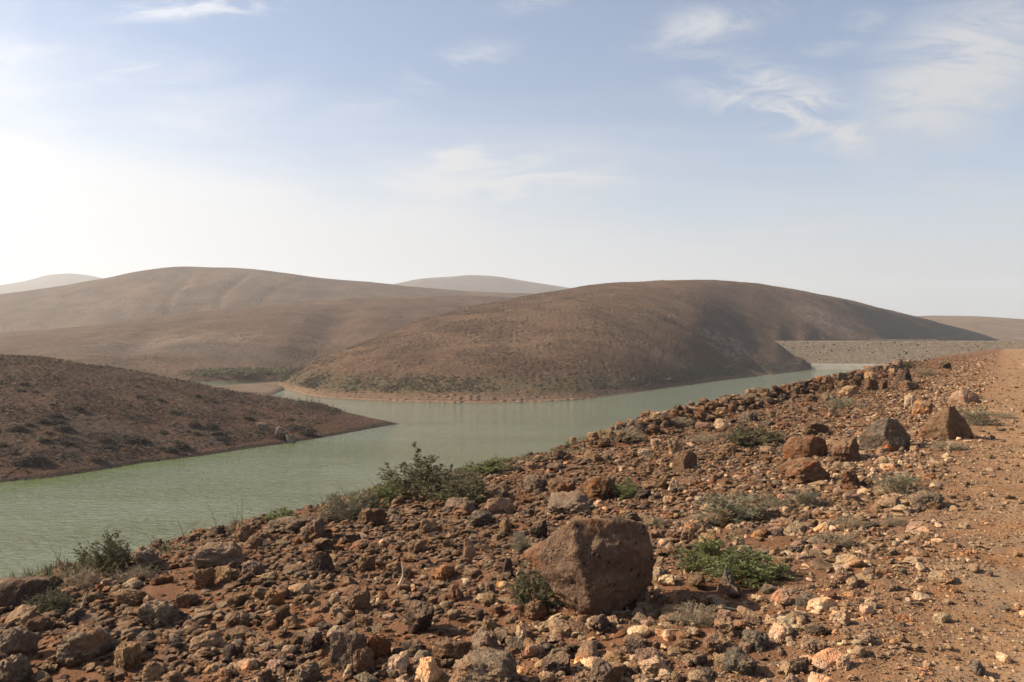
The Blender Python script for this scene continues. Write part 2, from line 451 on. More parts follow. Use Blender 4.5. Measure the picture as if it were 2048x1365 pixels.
def loft_hill(name, label, cols, px0, px1, ncol, nrow, mat, amp, nscale, fix=True, gully=None, rough=.0):
    """cols: px -> list of (depth, height) knots from the near foot to the far side; the knot marked by its height as ('py', y)
    is the skyline, at the height that shows it there"""
    pxs = sorted(cols); K = len(cols[pxs[0]]); Dk = np.zeros((len(pxs), K)); Zk = np.zeros((len(pxs), K)); ridge = None; tgt = []
    for i, p in enumerate(pxs):
        for k, (d, z) in enumerate(cols[p]):
            Dk[i, k] = d
            if isinstance(z, tuple): ridge = k; tgt.append(z[1]); Zk[i, k] = EYE - (z[1] - CY) / F * d
            else: Zk[i, k] = z
    q = np.linspace(px0, px1, ncol)
    D = np.stack([pchip(pxs, Dk[:, k], q) for k in range(K)], 1); Zc = np.stack([pchip(pxs, Zk[:, k], q) for k in range(K)], 1)
    T = -(pchip(pxs, tgt, q) - CY) / F
    t = np.linspace(0, 1, nrow); V = np.zeros((nrow, ncol, 3))
    for j in range(ncol):
        d = D[j]; z = Zc[j].copy()
        seg = np.linspace(0, K - 1, K)
        dd = np.interp(t * (K - 1), seg, d)
        for _ in range(4 if fix else 1):
            zz = pchip(d, z, dd)
            z[ridge] -= (((zz - EYE) / dd).max() - T[j]) * d[ridge] * .9
        zz = pchip(d, z, dd)
        V[:, j, 0] = (q[j] - CX) / F * dd; V[:, j, 1] = dd; V[:, j, 2] = zz
    X, Y = V[..., 0], V[..., 1]
    nz = n2(X, Y, nscale, 4, 2.2) * amp + n2(X, Y, nscale * 6, 3, 4.2) * amp * .12
    wgt = np.clip((V[..., 2] + .3) / (amp * 2.5 + .5), 0, 1)
    V[..., 2] += nz * wgt
    if rough: V[..., 2] += n2(X, Y, .5, 3, 7.7) * rough * np.clip(V[..., 2] / 1.5, 0.4, 1)
    if gully is not None: V[..., 2] -= gully(X, Y, V[..., 2])
    i, j = np.meshgrid(np.arange(nrow - 1), np.arange(ncol - 1), indexing='ij')
    Q = np.stack([i * ncol + j, i * ncol + j + 1, (i + 1) * ncol + j + 1, (i + 1) * ncol + j], -1).reshape(-1, 4)
    o = link(name, mesh_np(name, V.reshape(-1, 3), Q), mat); tag(o, label, kind='structure')
    return o, V


def D_of(py, z=0.0): return (EYE - z) * F / (py - CY)


# the low sheet under everything, out to the horizon
def build_base():
    r = np.array([0, 200, 600, 1500, 3000, 4000.]); an = np.linspace(0, 2 * math.pi, 49)[:-1]
    V = [(0, 0, -5)]; Q = []
    for ri in r[1:]:
        for t in an: V.append((ri * math.cos(t), ri * math.sin(t), -5))
    n = 48; T = []
    for j in range(n): T.append((0, 1 + j, 1 + (j + 1) % n))
    for i in range(len(r) - 2):
        for j in range(n):
            p = 1 + i * n + j; p2 = 1 + i * n + (j + 1) % n
            T += [(p, p + n, p2 + n), (p, p2 + n, p2)]
    me = mesh_np('valley_ground', np.array(V, float), np.array(T))
    tag(link('valley_ground', me, mat_flat('valley_dirt', BROWN1, BROWN2, .03)), kind='structure')


build_base()

# hill with the long back across the water
def hillA_cols():
    raw = [  # px, shore D, mid(D,z) or None, skyline py, skyline D
        (500, 216, None, 790, 224), (545, 204, None, 776, 214), (575, 197, None, 747, 217), (620, 175, None, 723, 220), (690, 164, None, 700, 227),
        (770, 159, None, 668, 248), (860, 155, None, 637, 285), (960, 153.5, None, 610, 330), (1050, 156, None, 592, 370),
        (1140, 161, None, 577, 405), (1240, 179, None, 565, 440), (1380, 218, None, 560, 475), (1500, 264, (340, 14.8, 425, 34), 566, 500),
        (1550, 287, (353, 12.3, 430, 30), 573, 510), (1600, 316, (354, 6.6, 435, 26), 582, 520), (1640, 353, (385, 8, 440, 23), 589, 530), (1700, 374, (405, 6, 455, 20), 600, 545),
        (1800, 396, (430, 4, 480, 17), 625, 565), (1900, 425, (455, 2, 505, 12), 652, 590), (1960, 445, (475, 0, 520, 9), 668, 600), (2010, 465, (490, -1, 540, 6), 683, 610),
        (2110, 485, (510, -3, 555, -1), 706, 620)]
    out = {}
    for px, fd, mid, py, rd in raw:
        zr = EYE - (py - CY) / F * rd; fz = 0.0 if px <= 1640 else -4.9
        if mid is None: mid = (fd + .32 * (rd - fd), zr * .44, fd + .65 * (rd - fd), zr * .78)
        out[px] = [(fd - 8, -2.2 if px <= 1640 else -6), (fd, fz), mid[:2], mid[2:], (rd, ('py', py)), (rd + 90, min(zr * .55, zr - 4)), (rd + 170, -6)]
    return out


def gullyA(X, Y, Z):
    # a rocky gully running down from the shoulder to the shore, and a second by the dam
    def line(p0, p1, w, dep):
        p0 = np.array(p0, float); p1 = np.array(p1, float); d = p1 - p0; L = np.hypot(*d); d /= L
        t = (X - p0[0]) * d[0] + (Y - p0[1]) * d[1]; c = (X - p0[0]) * -d[1] + (Y - p0[1]) * d[0]
        c = c + 5 * n2(t, t * 0, .06, 2, 9.0)
        ww = w * (1 + 1.4 * t / L)
        return dep * np.exp(-(c / ww)**2) * sstep(t, 0, L * .35) * (1 - sstep(t, L * .85, L * 1.1))
    u = CX + X / Y * F; v = CY - (Z - EYE) / Y * F; half = X.shape[0] * .66

    def at(px, py):                                      # the spot of the slope seen there
        d = (u - px)**2 + (v - py)**2; d[int(half):] = 1e9; i = np.unravel_index(np.argmin(d), d.shape); return X[i], Y[i]
    g = line(at(1310, 636), at(1405, 672), 1.6, 1.5) + line(at(1395, 668), at(1530, 738), 2.6, 2.0)
    g = g + line(at(1600, 600), at(1700, 650), 2.2, .7) + line(at(1680, 630), at(1760, 676), 2.5, .7)
    return g


def wp(px, py, D): return ((px - CX) / F * D, D, EYE - (py - CY) / F * D)


M_HILLA = mat_hill('hill_soil', BROWN1, BROWN2, 1.0, True, 1.0, rocky=[
    (wp(1440, 692, 300), (26, 34, 9), (.25, .19, .14), .75),
    (wp(1650, 635, 450), (30, 55, 15), (.21, .165, .13), .75),
    (wp(1800, 655, 500), (75, 90, 24), (.026, .022, .020), 1.0),
    (wp(1930, 675, 540), (60, 100, 20), (.026, .022, .020), 1.0)])
HA, HA_V = loft_hill('hill_across_water', 'long brown hill rising across the water beside the dam', hillA_cols(), 500, 2110, 520, 190, M_HILLA, 1.1, .022, gully=gullyA, rough=.24)

def hill_cols(raw, footz=None, back=140, drop=25):
    out = {}
    for px, fd, fz, py, rd in raw:
        zr = EYE - (py - CY) / F * rd
        out[px] = [(fd - 25, fz - 6), (fd, fz), (fd + .48 * (rd - fd), fz + (zr - fz) * .58), (rd, ('py', py)), (rd + back, zr - drop)]
    return out


def gullyB(X, Y, Z):
    g = 0
    for (p0, p1, w, dep) in ((wp(700, 640, 500), wp(640, 715, 300), 12, 4.0), (wp(330, 660, 430), wp(280, 712, 290), 8, 2.0)):
        d = np.array([p1[0] - p0[0], p1[1] - p0[1]]); L = np.hypot(*d); d = d / L
        t = (X - p0[0]) * d[0] + (Y - p0[1]) * d[1]; c = (X - p0[0]) * -d[1] + (Y - p0[1]) * d[0] + 6 * n2(t, t * 0, .03, 2, 2.0)
        g = g + dep * np.exp(-(c / w)**2) * sstep(t, 0, L * .5) * (1 - sstep(t, L, L * 1.3))
    return g


M_HILLB = mat_hill('hill_soil_left', (.086, .052, .034), (.120, .077, .050), 1.0, False, .8, rocky=[
    (wp(330, 715, 290), (60, 45, 9), (.085, .075, .066), .75), (wp(420, 690, 330), (50, 40, 8), (.27, .21, .165), .35)])
loft_hill('spur_hill', 'lower brown spur in front of the big rounded hill', hill_cols([
    (-500, 190, 2, 712, 420), (-200, 205, 3, 688, 440), (0, 215, 4, 668, 460), (150, 225, 4, 655, 480), (300, 235, 3, 637, 500), (420, 247, 2.5, 621, 520),
    (560, 258, 2.5, 607, 545), (700, 265, 3, 598, 570), (850, 300, 5, 592, 600), (960, 340, 8, 594, 620), (1100, 400, 12, 600, 640), (1300, 450, 12, 620, 660)],
    back=110, drop=14), -500, 1300, 300, 130, M_HILLB, 1.6, .014, gully=gullyB, rough=.30)


def gullyB2(X, Y, Z):
    g = 0
    for (p0, p1, w, dep) in ((wp(385, 580, 820), wp(340, 625, 650), 4.5, 1.8), (wp(500, 577, 830), wp(440, 615, 660), 4, 1.8), (wp(620, 572, 840), wp(520, 607, 660), 4.5, 1.3), (wp(150, 600, 820), wp(90, 650, 640), 8, .8)):
        d = np.array([p1[0] - p0[0], p1[1] - p0[1]]); L = np.hypot(*d); d = d / L
        t = (X - p0[0]) * d[0] + (Y - p0[1]) * d[1]; c = (X - p0[0]) * -d[1] + (Y - p0[1]) * d[0] + 12 * n2(t, t * 0, .012, 2, 5.0)
        g = g + dep * np.exp(-(c / w)**2) * sstep(t, 0, L * .4) * (1 - sstep(t, L, L * 1.3))
    return g


M_HILLC = mat_hill('hill_soil_far', (.090, .057, .038), (.120, .079, .052), .9, False, .5)
loft_hill('rounded_hill', 'broad rounded brown hill on the left skyline', hill_cols([
    (-600, 600, 4, 668, 900), (-300, 600, 5, 628, 900), (-150, 600, 6, 610, 900), (0, 600, 8, 590, 880), (100, 605, 10, 576, 880), (210, 610, 14, 558, 870), (290, 610, 17, 542, 860),
    (370, 615, 20, 535, 860), (460, 620, 24, 535, 860), (560, 630, 29, 545, 860), (650, 640, 33, 557, 865), (750, 650, 36, 565, 870), (850, 660, 38, 575, 880),
    (960, 670, 40, 584, 890), (1050, 680, 40, 589, 900), (1200, 690, 36, 596, 900), (1400, 700, 30, 615, 900)], back=300, drop=60), -600, 1400, 260, 110, M_HILLC, 2.2, .006, gully=gullyB2)
loft_hill('distant_hill_left', 'pale hazy hill far off on the left skyline', hill_cols([
    (-800, 1900, 10, 640, 3000), (-400, 1900, 10, 604, 3000), (-150, 1900, 10, 586, 3000), (0, 1900, 10, 571, 3000), (60, 1900, 10, 560, 3000), (100, 1900, 10, 550, 3000), (140, 1900, 10, 547, 3000),
    (175, 1900, 10, 550, 3000), (205, 1900, 10, 556, 3000), (260, 1900, 10, 568, 3000), (420, 1900, 10, 592, 3000), (700, 1900, 10, 630, 3000)], back=700, drop=150), -800, 700, 150, 50, M_HILLC, 3, .003)
loft_hill('distant_hill_middle', 'pale hazy hill far off between the two brown hills', hill_cols([
    (500, 1500, 10, 620, 2300), (640, 1500, 10, 592, 2300), (780, 1500, 10, 569, 2300), (850, 1500, 10, 557, 2300), (900, 1500, 10, 554, 2300), (945, 1500, 10, 551, 2300), (985, 1500, 10, 553, 2300),
    (1050, 1500, 10, 562, 2300), (1140, 1500, 10, 577, 2300), (1260, 1500, 10, 598, 2300), (1450, 1500, 10, 635, 2300)], back=600, drop=120), 500, 1450, 150, 50, M_HILLC, 2.5, .004)
loft_hill('hill_beyond_dam', 'low tan hill beyond the dam at the right edge', hill_cols([
    (1500, 640, -4, 668, 940), (1700, 640, -4, 643, 940), (1800, 640, -4, 635, 940), (1860, 640, -4, 632, 940), (1950, 640, -4, 633, 940), (2048, 640, -4, 638, 940), (2200, 640, -4, 646, 940),
    (2600, 640, -4, 655, 940)], back=300, drop=30), 1500, 2600, 130, 60, mat_hill('hill_soil_tan', (.15, .102, .066), (.175, .122, .08), .4, False, .5), 1.2, .008)

# valley floor with the mud flat at the head of the inlet
M_MUD = mat_hill('mud_flat', (.15, .105, .072), (.19, .135, .095), .45, False, 1.6)
vf = {}
for px, sd in ((-100, 140), (150, 146), (480, 160), (535, 172), (560, 189), (585, 213), (610, 224), (700, 236), (800, 250)):
    vf[px] = [(sd - 5, -1.2), (sd, .02), (sd + 12, .55), (sd + 75, ('py', CY + (EYE - 3.2) / (sd + 75) * F)), (sd + 160, 5.0)]
loft_hill('mud_flat', 'pale dry mud flat at the head of the inlet', vf, -100, 800, 120, 60, M_MUD, .25, .06, fix=False)

# spit on the left
sp = {}
for px, fd, py, rd, bd in ((-700, 50, 680, 92, 50), (-300, 58, 700, 105, 45), (0, 67.6, 712, 112, 38), (100, 70, 719, 114, 36), (200, 74, 733, 118, 32), (300, 79, 748, 121, 28), (400, 83, 768, 124, 22),
                           (500, 89, 789, 127, 16), (560, 92.5, 797, 126, 12), (640, 98.5, 808, 124, 9), (720, 106.5, 831, 119.5, 7), (770, 112, 842, 117, 4), (800, 115.4, 848, 116, 2.5), (830, 118.5, 853, 119, 2.5)):
    zr = EYE - (py - CY) / F * rd; zt = .2 if px > 805 else 0
    sp[px] = [(fd - 4, -1.6 - zt), (fd, 0 - zt * 2), (fd + .5 * (rd - fd), zr * .62 - zt), (rd, ('py', py)), (rd + bd, -1.5), (rd + bd + 8, -3.5)]
M_SPIT = mat_hill('spit_soil', (.098, .051, .031), (.072, .043, .029), .9, 'edge', 2.0, rocky=[(wp(330, 890, 82), (60, 12, 4), (.06, .05, .043), .75)])
SPIT, SP_V = loft_hill('spit', 'low red brown spit reaching into the lake from the left', sp, -700, 830, 420, 120, M_SPIT, .35, .10, rough=.12)

# ------------------------------------------------------------------ water
def build_water():
    me = bpy.data.meshes.new('lake_water')
    me.from_pydata([(-600, -260, 0), (190, -260, 0), (190, 361, 0), (-600, 361, 0)], [], [(0, 1, 2, 3)]); me.update()
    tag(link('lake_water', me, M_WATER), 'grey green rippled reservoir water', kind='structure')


build_water()

# ------------------------------------------------------------------ the dam
def box_arr(c, sx, sy, sz, ux=(1, 0, 0), uy=(0, 1, 0), uz=(0, 0, 1)):
    c = np.array(c, float); ux, uy, uz = map(lambda v: np.array(v, float), (ux, uy, uz)); V = []
    for x in (-.5, .5):
        for y in (-.5, .5):
            for z in (-.5, .5): V.append(c + ux * x * sx + uy * y * sy + uz * z * sz)
    Fq = [(0, 1, 3, 2), (4, 6, 7, 5), (0, 4, 5, 1), (2, 3, 7, 6), (0, 2, 6, 4), (1, 5, 7, 3)]
    return np.array(V), np.array(Fq)


def join(parts):
    Vs, Fs, o = [], [], 0
    for V, Fq in parts: Vs.append(V); Fs.append(Fq + o); o += len(V)
    return np.vstack(Vs), np.vstack(Fs)


def build_dam():
    L0 = np.array([(1535 - CX) / F * 352, 352.0]); L1 = np.array([(2060 - CX) / F * 318, 318.0])
    d = L1 - L0; L = np.hypot(*d); d /= L; nrm = np.array([d[1], -d[0]])          # nrm points to the lake
    if nrm[1] > 0: nrm = -nrm
    ux = (d[0], d[1], 0); uy = (-nrm[0], -nrm[1], 0)
    root = link('dam', None, loc=(0, 0, 0)); tag(root, 'stone faced dam wall closing the lake beside the brown hill', 'dam')
    rnd = random.Random(5)
    def P(s, out, z): return (L0[0] + d[0] * s + nrm[0] * out, L0[1] + d[1] * s + nrm[1] * out, z)
    core = []
    H = 12.0; slope = .62
    V = []
    for s in (0, L):
        for out, z in ((-4.0, -5.5), (-4.0, H - .35), (0, H - .35), (slope * (H + 5), -5.5)): V.append(P(s, out - .35, z))
    Fq = np.array([(0, 1, 5, 4), (1, 2, 6, 5), (2, 3, 7, 6), (3, 0, 4, 7)])
    link('core', mesh_np('dam_core', np.array(V), Fq, False), mat_flat('dam_mortar', (.15, .12, .09), (.19, .155, .12), .5), root)
    tints = []; parts = []
    rows = 21; rh = (H - 2.6) / rows
    for r in range(rows):
        z = 2.5 + rh * (r + .5); out = slope * (H - z); s = -rnd.random()
        while s < L:
            w = rnd.uniform(.5, 1.0)
            if rnd.random() > .025:
                c = P(s + w / 2, out + rnd.uniform(-.10, .06), z + rnd.uniform(-.03, .03))
                parts.append(box_arr(c, w * .92, .8, rh * rnd.uniform(.78, .90), ux, uy)); tints.append(rnd.choice([.85, .92, 1.0, 1.04, 1.1, .8]))
            s += w
    Vb, Fb = join(parts)
    me = mesh_np('dam_stones', Vb, Fb, False)
    at = me.color_attributes.new('tint', 'FLOAT_COLOR', 'POINT')
    base = np.array([.35, .285, .21]); cols = np.ones((len(Vb), 4)); cols[:, :3] = np.repeat(np.array(tints), 8)[:, None] * base
    at.data.foreach_set('color', cols.astype(np.float32).ravel())
    m, k = new_mat('dam_stone'); a = k.n('ShaderNodeAttribute'); a.attribute_name = 'tint'
    n = k.noise(k.n('ShaderNodeNewGeometry').outputs['Position'], 1.5, 4, .6)
    finish(k, k.vm('MULTIPLY', a.outputs['Color'], k.mix(k.ramp(n, .3, .7), (.8, .8, .8), (1.15, 1.13, 1.1))), .95, None, .1)
    tag(link('stone_course', me, m, root), kind='stuff')
    conc = mat_flat('dam_concrete', (.36, .33, .28), (.45, .42, .36), .4)
    s0, s1 = 18.0, L
    for nm, out, z0, z1, dep in (('toe_ledge', slope * (H - 2.5) + .55, 1.75, 2.45, 2.4), ('toe_wall', slope * (H - 1.2) + .9, -4.0, 1.7, 2.2)):
        c = P((s0 + s1) / 2, out - dep / 2 + .8, (z0 + z1) / 2); V, Fq = box_arr(c, s1 - s0, dep, z1 - z0, ux, uy)
        link(nm, mesh_np(nm, V, Fq, False), conc, root)
    c = P(L / 2, -1.9, H - .1); V, Fq = box_arr(c, L, 4.4, .5, ux, uy)
    link('crest_slab', mesh_np('crest_slab', V, Fq, False), mat_flat('crest_stone', (.22, .18, .14), (.28, .23, .18), .5), root)
    c = P(54, .15, H + .45); V, Fq = box_arr(c, 26, .35, .7, ux, uy)
    link('parapet', mesh_np('parapet', V, Fq, False), mat_flat('parapet_stone', (.13, .11, .095), (.17, .15, .13), .5), root)


build_dam()
# ------------------------------------------------------------------ rocks
_ico = {}


def ico(sub):
    if sub not in _ico:
        bm = bmesh.new(); bmesh.ops.create_icosphere(bm, subdivisions=sub, radius=1.0); bm.verts.ensure_lookup_table()
        V = np.array([v.co[:] for v in bm.verts]); Fq = np.array([[v.index for v in f.verts] for f in bm.faces]); bm.free()
        _ico[sub] = (V / np.linalg.norm(V, axis=1)[:, None], Fq)
    return _ico[sub]


def planes_rock(N, O, sub, p, noise=((2.0, .10), (5.0, .045), (12.0, .02)), seed=0.0):
    """a solid cut by planes (normals N, offsets O), edges worn by the power p, then roughened"""
    d, Fq = ico(sub)
    q = np.maximum(d @ N.T, 1e-6) / O
    r = (q**p).sum(1)**(-1.0 / p); V = d * r[:, None]
    for sc_, am in noise: V = V + d * (fbm(V * sc_ + seed, 3) * am)[:, None]
    return V, Fq


def rand_rock(seed, kind, sub):
    rs = np.random.RandomState(seed); n = {'angular': 11, 'rounded': 22, 'flat': 13, 'wedge': 8}[kind]
    N = rs.normal(size=(n, 3)); N = np.vstack([N, [[1, .1, .2], [-1, .2, -.1], [.1, 1, 0], [0, -1, .2], [.1, .1, 1], [0, .1, -1]]])
    N /= np.linalg.norm(N, axis=1)[:, None]; O = rs.uniform(.62, 1.0, len(N))
    p = {'angular': 24, 'rounded': 12, 'flat': 18, 'wedge': 24}[kind]
    nz = ((1.5, .22), (3.6, .14), (8.0, .075), (18.0, .04)) if sub > 2 else ((1.6, .2), (4, .12))
    V, Fq = planes_rock(N, O, sub, p, nz, seed * 3.7)
    V = V * rs.uniform((.9, .7, .62), (1.15, 1.0, .9))
    if kind == 'flat': V[:, 2] *= .55
    if kind == 'wedge': V[:, :2] *= (1.0 - .42 * np.clip(V[:, 2:3], -1, 1))
    lo, hi = V.min(0), V.max(0); V = (V - (lo + hi) / 2) / max(hi[0] - lo[0], hi[1] - lo[1])
    V[:, 2] -= V[:, 2].min()
    return V, Fq


KINDS = ['angular', 'rounded', 'flat', 'wedge']
PROTO = {k: [] for k in KINDS}
for ki, kd in enumerate(KINDS):
    for j in range(7):
        V, Fq = rand_rock(100 * ki + j, kd, 5)
        hgt = V[:, 2].max(); me = mesh_np('rock_' + kd, V, Fq, True, 45); me.materials.append(M_ROCK); PROTO[kd].append((me, hgt))
TONE = {'brown': (.155, .096, .058), 'dark': (.082, .058, .045), 'rust': (.175, .094, .052), 'tan': (.30, .20, .12), 'pale': (.50, .36, .235),
        'grey': (.185, .138, .098), 'ochre': (.215, .135, .072), 'pink': (.31, .205, .145), 'slate': (.125, .100, .078), 'orange': (.42, .13, .035), 'hero': (.135, .088, .060)}
TONE_WORD = {'brown': 'brown', 'dark': 'dark brown', 'rust': 'rust coloured', 'tan': 'tan', 'pale': 'pale cream', 'grey': 'grey', 'ochre': 'ochre', 'pink': 'pinkish', 'slate': 'slate grey', 'orange': 'orange'}
KIND_WORD = {'angular': 'angular', 'rounded': 'rounded', 'flat': 'flat', 'wedge': 'wedge shaped'}
R = random.Random(21)
PLACED = []                                              # (px, py, w, h) of what already stands


def put_rock(px, by, w, h, kind, tone, label, group, name='rock', proto=None, rz=None, bury=.24):
    g, D = ground_at(px, by)
    sx = w * D / F; sz = h * D / F
    me, hg = R.choice(PROTO[kind]) if proto is None else proto
    o = bpy.data.objects.new(name, me); COL.objects.link(o)
    dep = sx * R.uniform(.75, 1.0)
    c = Vector((g.x, g.y, 0)) + Vector((g.x, g.y, 0)).normalized() * dep * .38
    c.z = float(ground_z(np.array([c.x]), np.array([c.y]))[0]) * .5 + g.z * .5
    zs = sz / hg / (1 - bury)
    o.scale = (sx, dep, zs); o.rotation_euler = (R.uniform(-.12, .12), R.uniform(-.12, .12), R.uniform(0, 6.28) if rz is None else rz)
    o.location = (c.x, c.y, c.z - bury * zs * hg)
    t = TONE[tone]; j = R.uniform(.75, 1.05); o.color = (t[0] * j, t[1] * j * R.uniform(.96, 1.04), t[2] * j, 1)
    tag(o, label, 'rock', group); PLACED.append((px, by - h / 2, w, h))
    return o


# the big pitted boulder: planes read off its faces
def hull_planes(pts):
    bm = bmesh.new()
    for p in pts: bm.verts.new(p)
    r = bmesh.ops.convex_hull(bm, input=bm.verts); bm.normal_update()
    N, O = [], []
    for f in bm.faces:
        n = f.normal; o = n.dot(f.verts[0].co)
        if o < 0: n = -n; o = -o
        N.append(n[:]); O.append(max(o, .02))
    bm.free(); return np.array(N), np.array(O)


def hull_rock(name, pts, px, by, label, tone, sub=6, p=110, noise=((1.1, .055), (3.0, .05), (7.0, .03), (17.0, .014)), mat=None, lift=0.0):
    """pts in photo pixels: right, away, up from the foot of the rock"""
    g, D = ground_at(px, by); s = D / F
    pts = np.array(pts, float) * s * ((1, 1, 1) if px == 1188 else (.98, .9, .86)); c = pts.mean(0); u = np.abs(pts - c).max()
    N, O = hull_planes((pts - c) / u)
    V, Fq = planes_rock(N, O, sub, p, noise, px % 7 + .3)
    if mat is None: mat = M_ROCK
    V = V * u + c
    me = mesh_np(name, V, Fq, True, 50)
    o = link(name, me, mat, loc=(g.x, g.y, g.z + lift)); o.rotation_euler.z = -math.atan2(g.x, g.y)
    t = TONE[tone]; o.color = (*t, 1); tag(o, label, 'rock', 'large boulders'); xs = pts[:, 0] / s
    PLACED.append((px + (xs.min() + xs.max()) / 2, by - pts[:, 2].max() / s / 2, xs.max() - xs.min(), pts[:, 2].max() / s))
    return o


hull_rock('boulder', [(-142, 30, 96), (-138, 0, 90), (-102, -22, 138), (-85, 60, 112), (-44, -54, 183), (-34, 50, 158), (50, -32, 184), (66, 80, 150), (100, -26, 174), (106, 90, 134),
                      (121, -40, 118), (122, 80, 80), (120, -32, 60), (108, 80, 18), (62, -66, 66), (-28, -94, 100), (-6, -86, 22), (15, -56, -16), (30, 10, -22), (62, 50, -10), (-5, 40, -18), (-30, -20, -10), (-88, -28, 36), (-118, -14, 66)],
          1188, 1212, 'largest boulder, dark brown and pitted, narrow at its foot', 'hero', p=44, mat=M_PITTED)
hull_rock('boulder', [(-46, 0, -6), (-50, -8, 30), (-14, -16, 72), (4, -20, 76), (20, 10, 70), (46, -8, 32), (44, 10, -6), (18, -34, -6), (-4, -34, 36), (-30, 40, 40), (20, 50, 30), (10, 40, 60), (-44, 36, -6), (38, 46, -6)],
          1772, 899, 'peaked dark grey boulder standing behind the orange stone', 'slate', 6)
hull_rock('boulder', [(-50, 0, -6), (-46, -14, 22), (-22, -10, 56), (6, -20, 78), (14, 4, 78), (30, 4, 52), (50, 0, 10), (48, 20, -6), (8, -38, -6), (0, -36, 30), (-30, 44, 40), (24, 50, 30), (-40, 40, -6), (40, 50, -6)],
          1893, 878, 'large peaked boulder with a pale flank beside the track', 'brown', 6)
hull_rock('boulder', [(-42, 0, -6), (-44, -6, 24), (-22, -18, 52), (14, -22, 56), (36, 0, 50), (44, 6, 26), (38, 6, -4), (8, -32, -6), (-10, -34, 26), (10, -34, 30), (-30, 40, 46), (30, 46, 36), (-36, 40, -6), (36, 46, -6)],
          1610, 918, 'squat rust brown boulder left of the peaked grey one', 'rust', 6, 34)
hull_rock('boulder', [(-26, 0, -5), (-26, -8, 30), (-12, -12, 48), (10, -14, 50), (24, 0, 40), (26, 6, 18), (20, 0, -5), (0, -24, -5), (-4, -24, 26), (-20, 26, 36), (18, 28, 30), (-20, 26, -5), (18, 28, -5)],
          1370, 942, 'round dark brown boulder alone among small rubble', 'brown', 6, 26)
hull_rock('boulder', [(-30, 0, -4), (-28, -6, 12), (-4, -12, 34), (8, -8, 34), (26, 0, 18), (28, 6, -4), (4, -20, -4), (-2, -18, 18), (-20, 24, 24), (16, 26, 18), (-24, 26, -4), (22, 26, -4)],
          1928, 808, 'pink and cream split boulder behind the large peaked one', 'pink', 5)
hull_rock('boulder', [(-72, 20, -20), (-76, 0, 24), (-40, -10, 62), (10, -16, 70), (50, -6, 58), (66, 0, 20), (60, 0, -20), (0, -44, -20), (-10, -40, 34), (-40, 60, 60), (40, 60, 50), (-60, 60, -20), (56, 60, -20)],
          48, 1214, 'dark mossy boulder half cut by the left edge', 'dark', 5, 14)

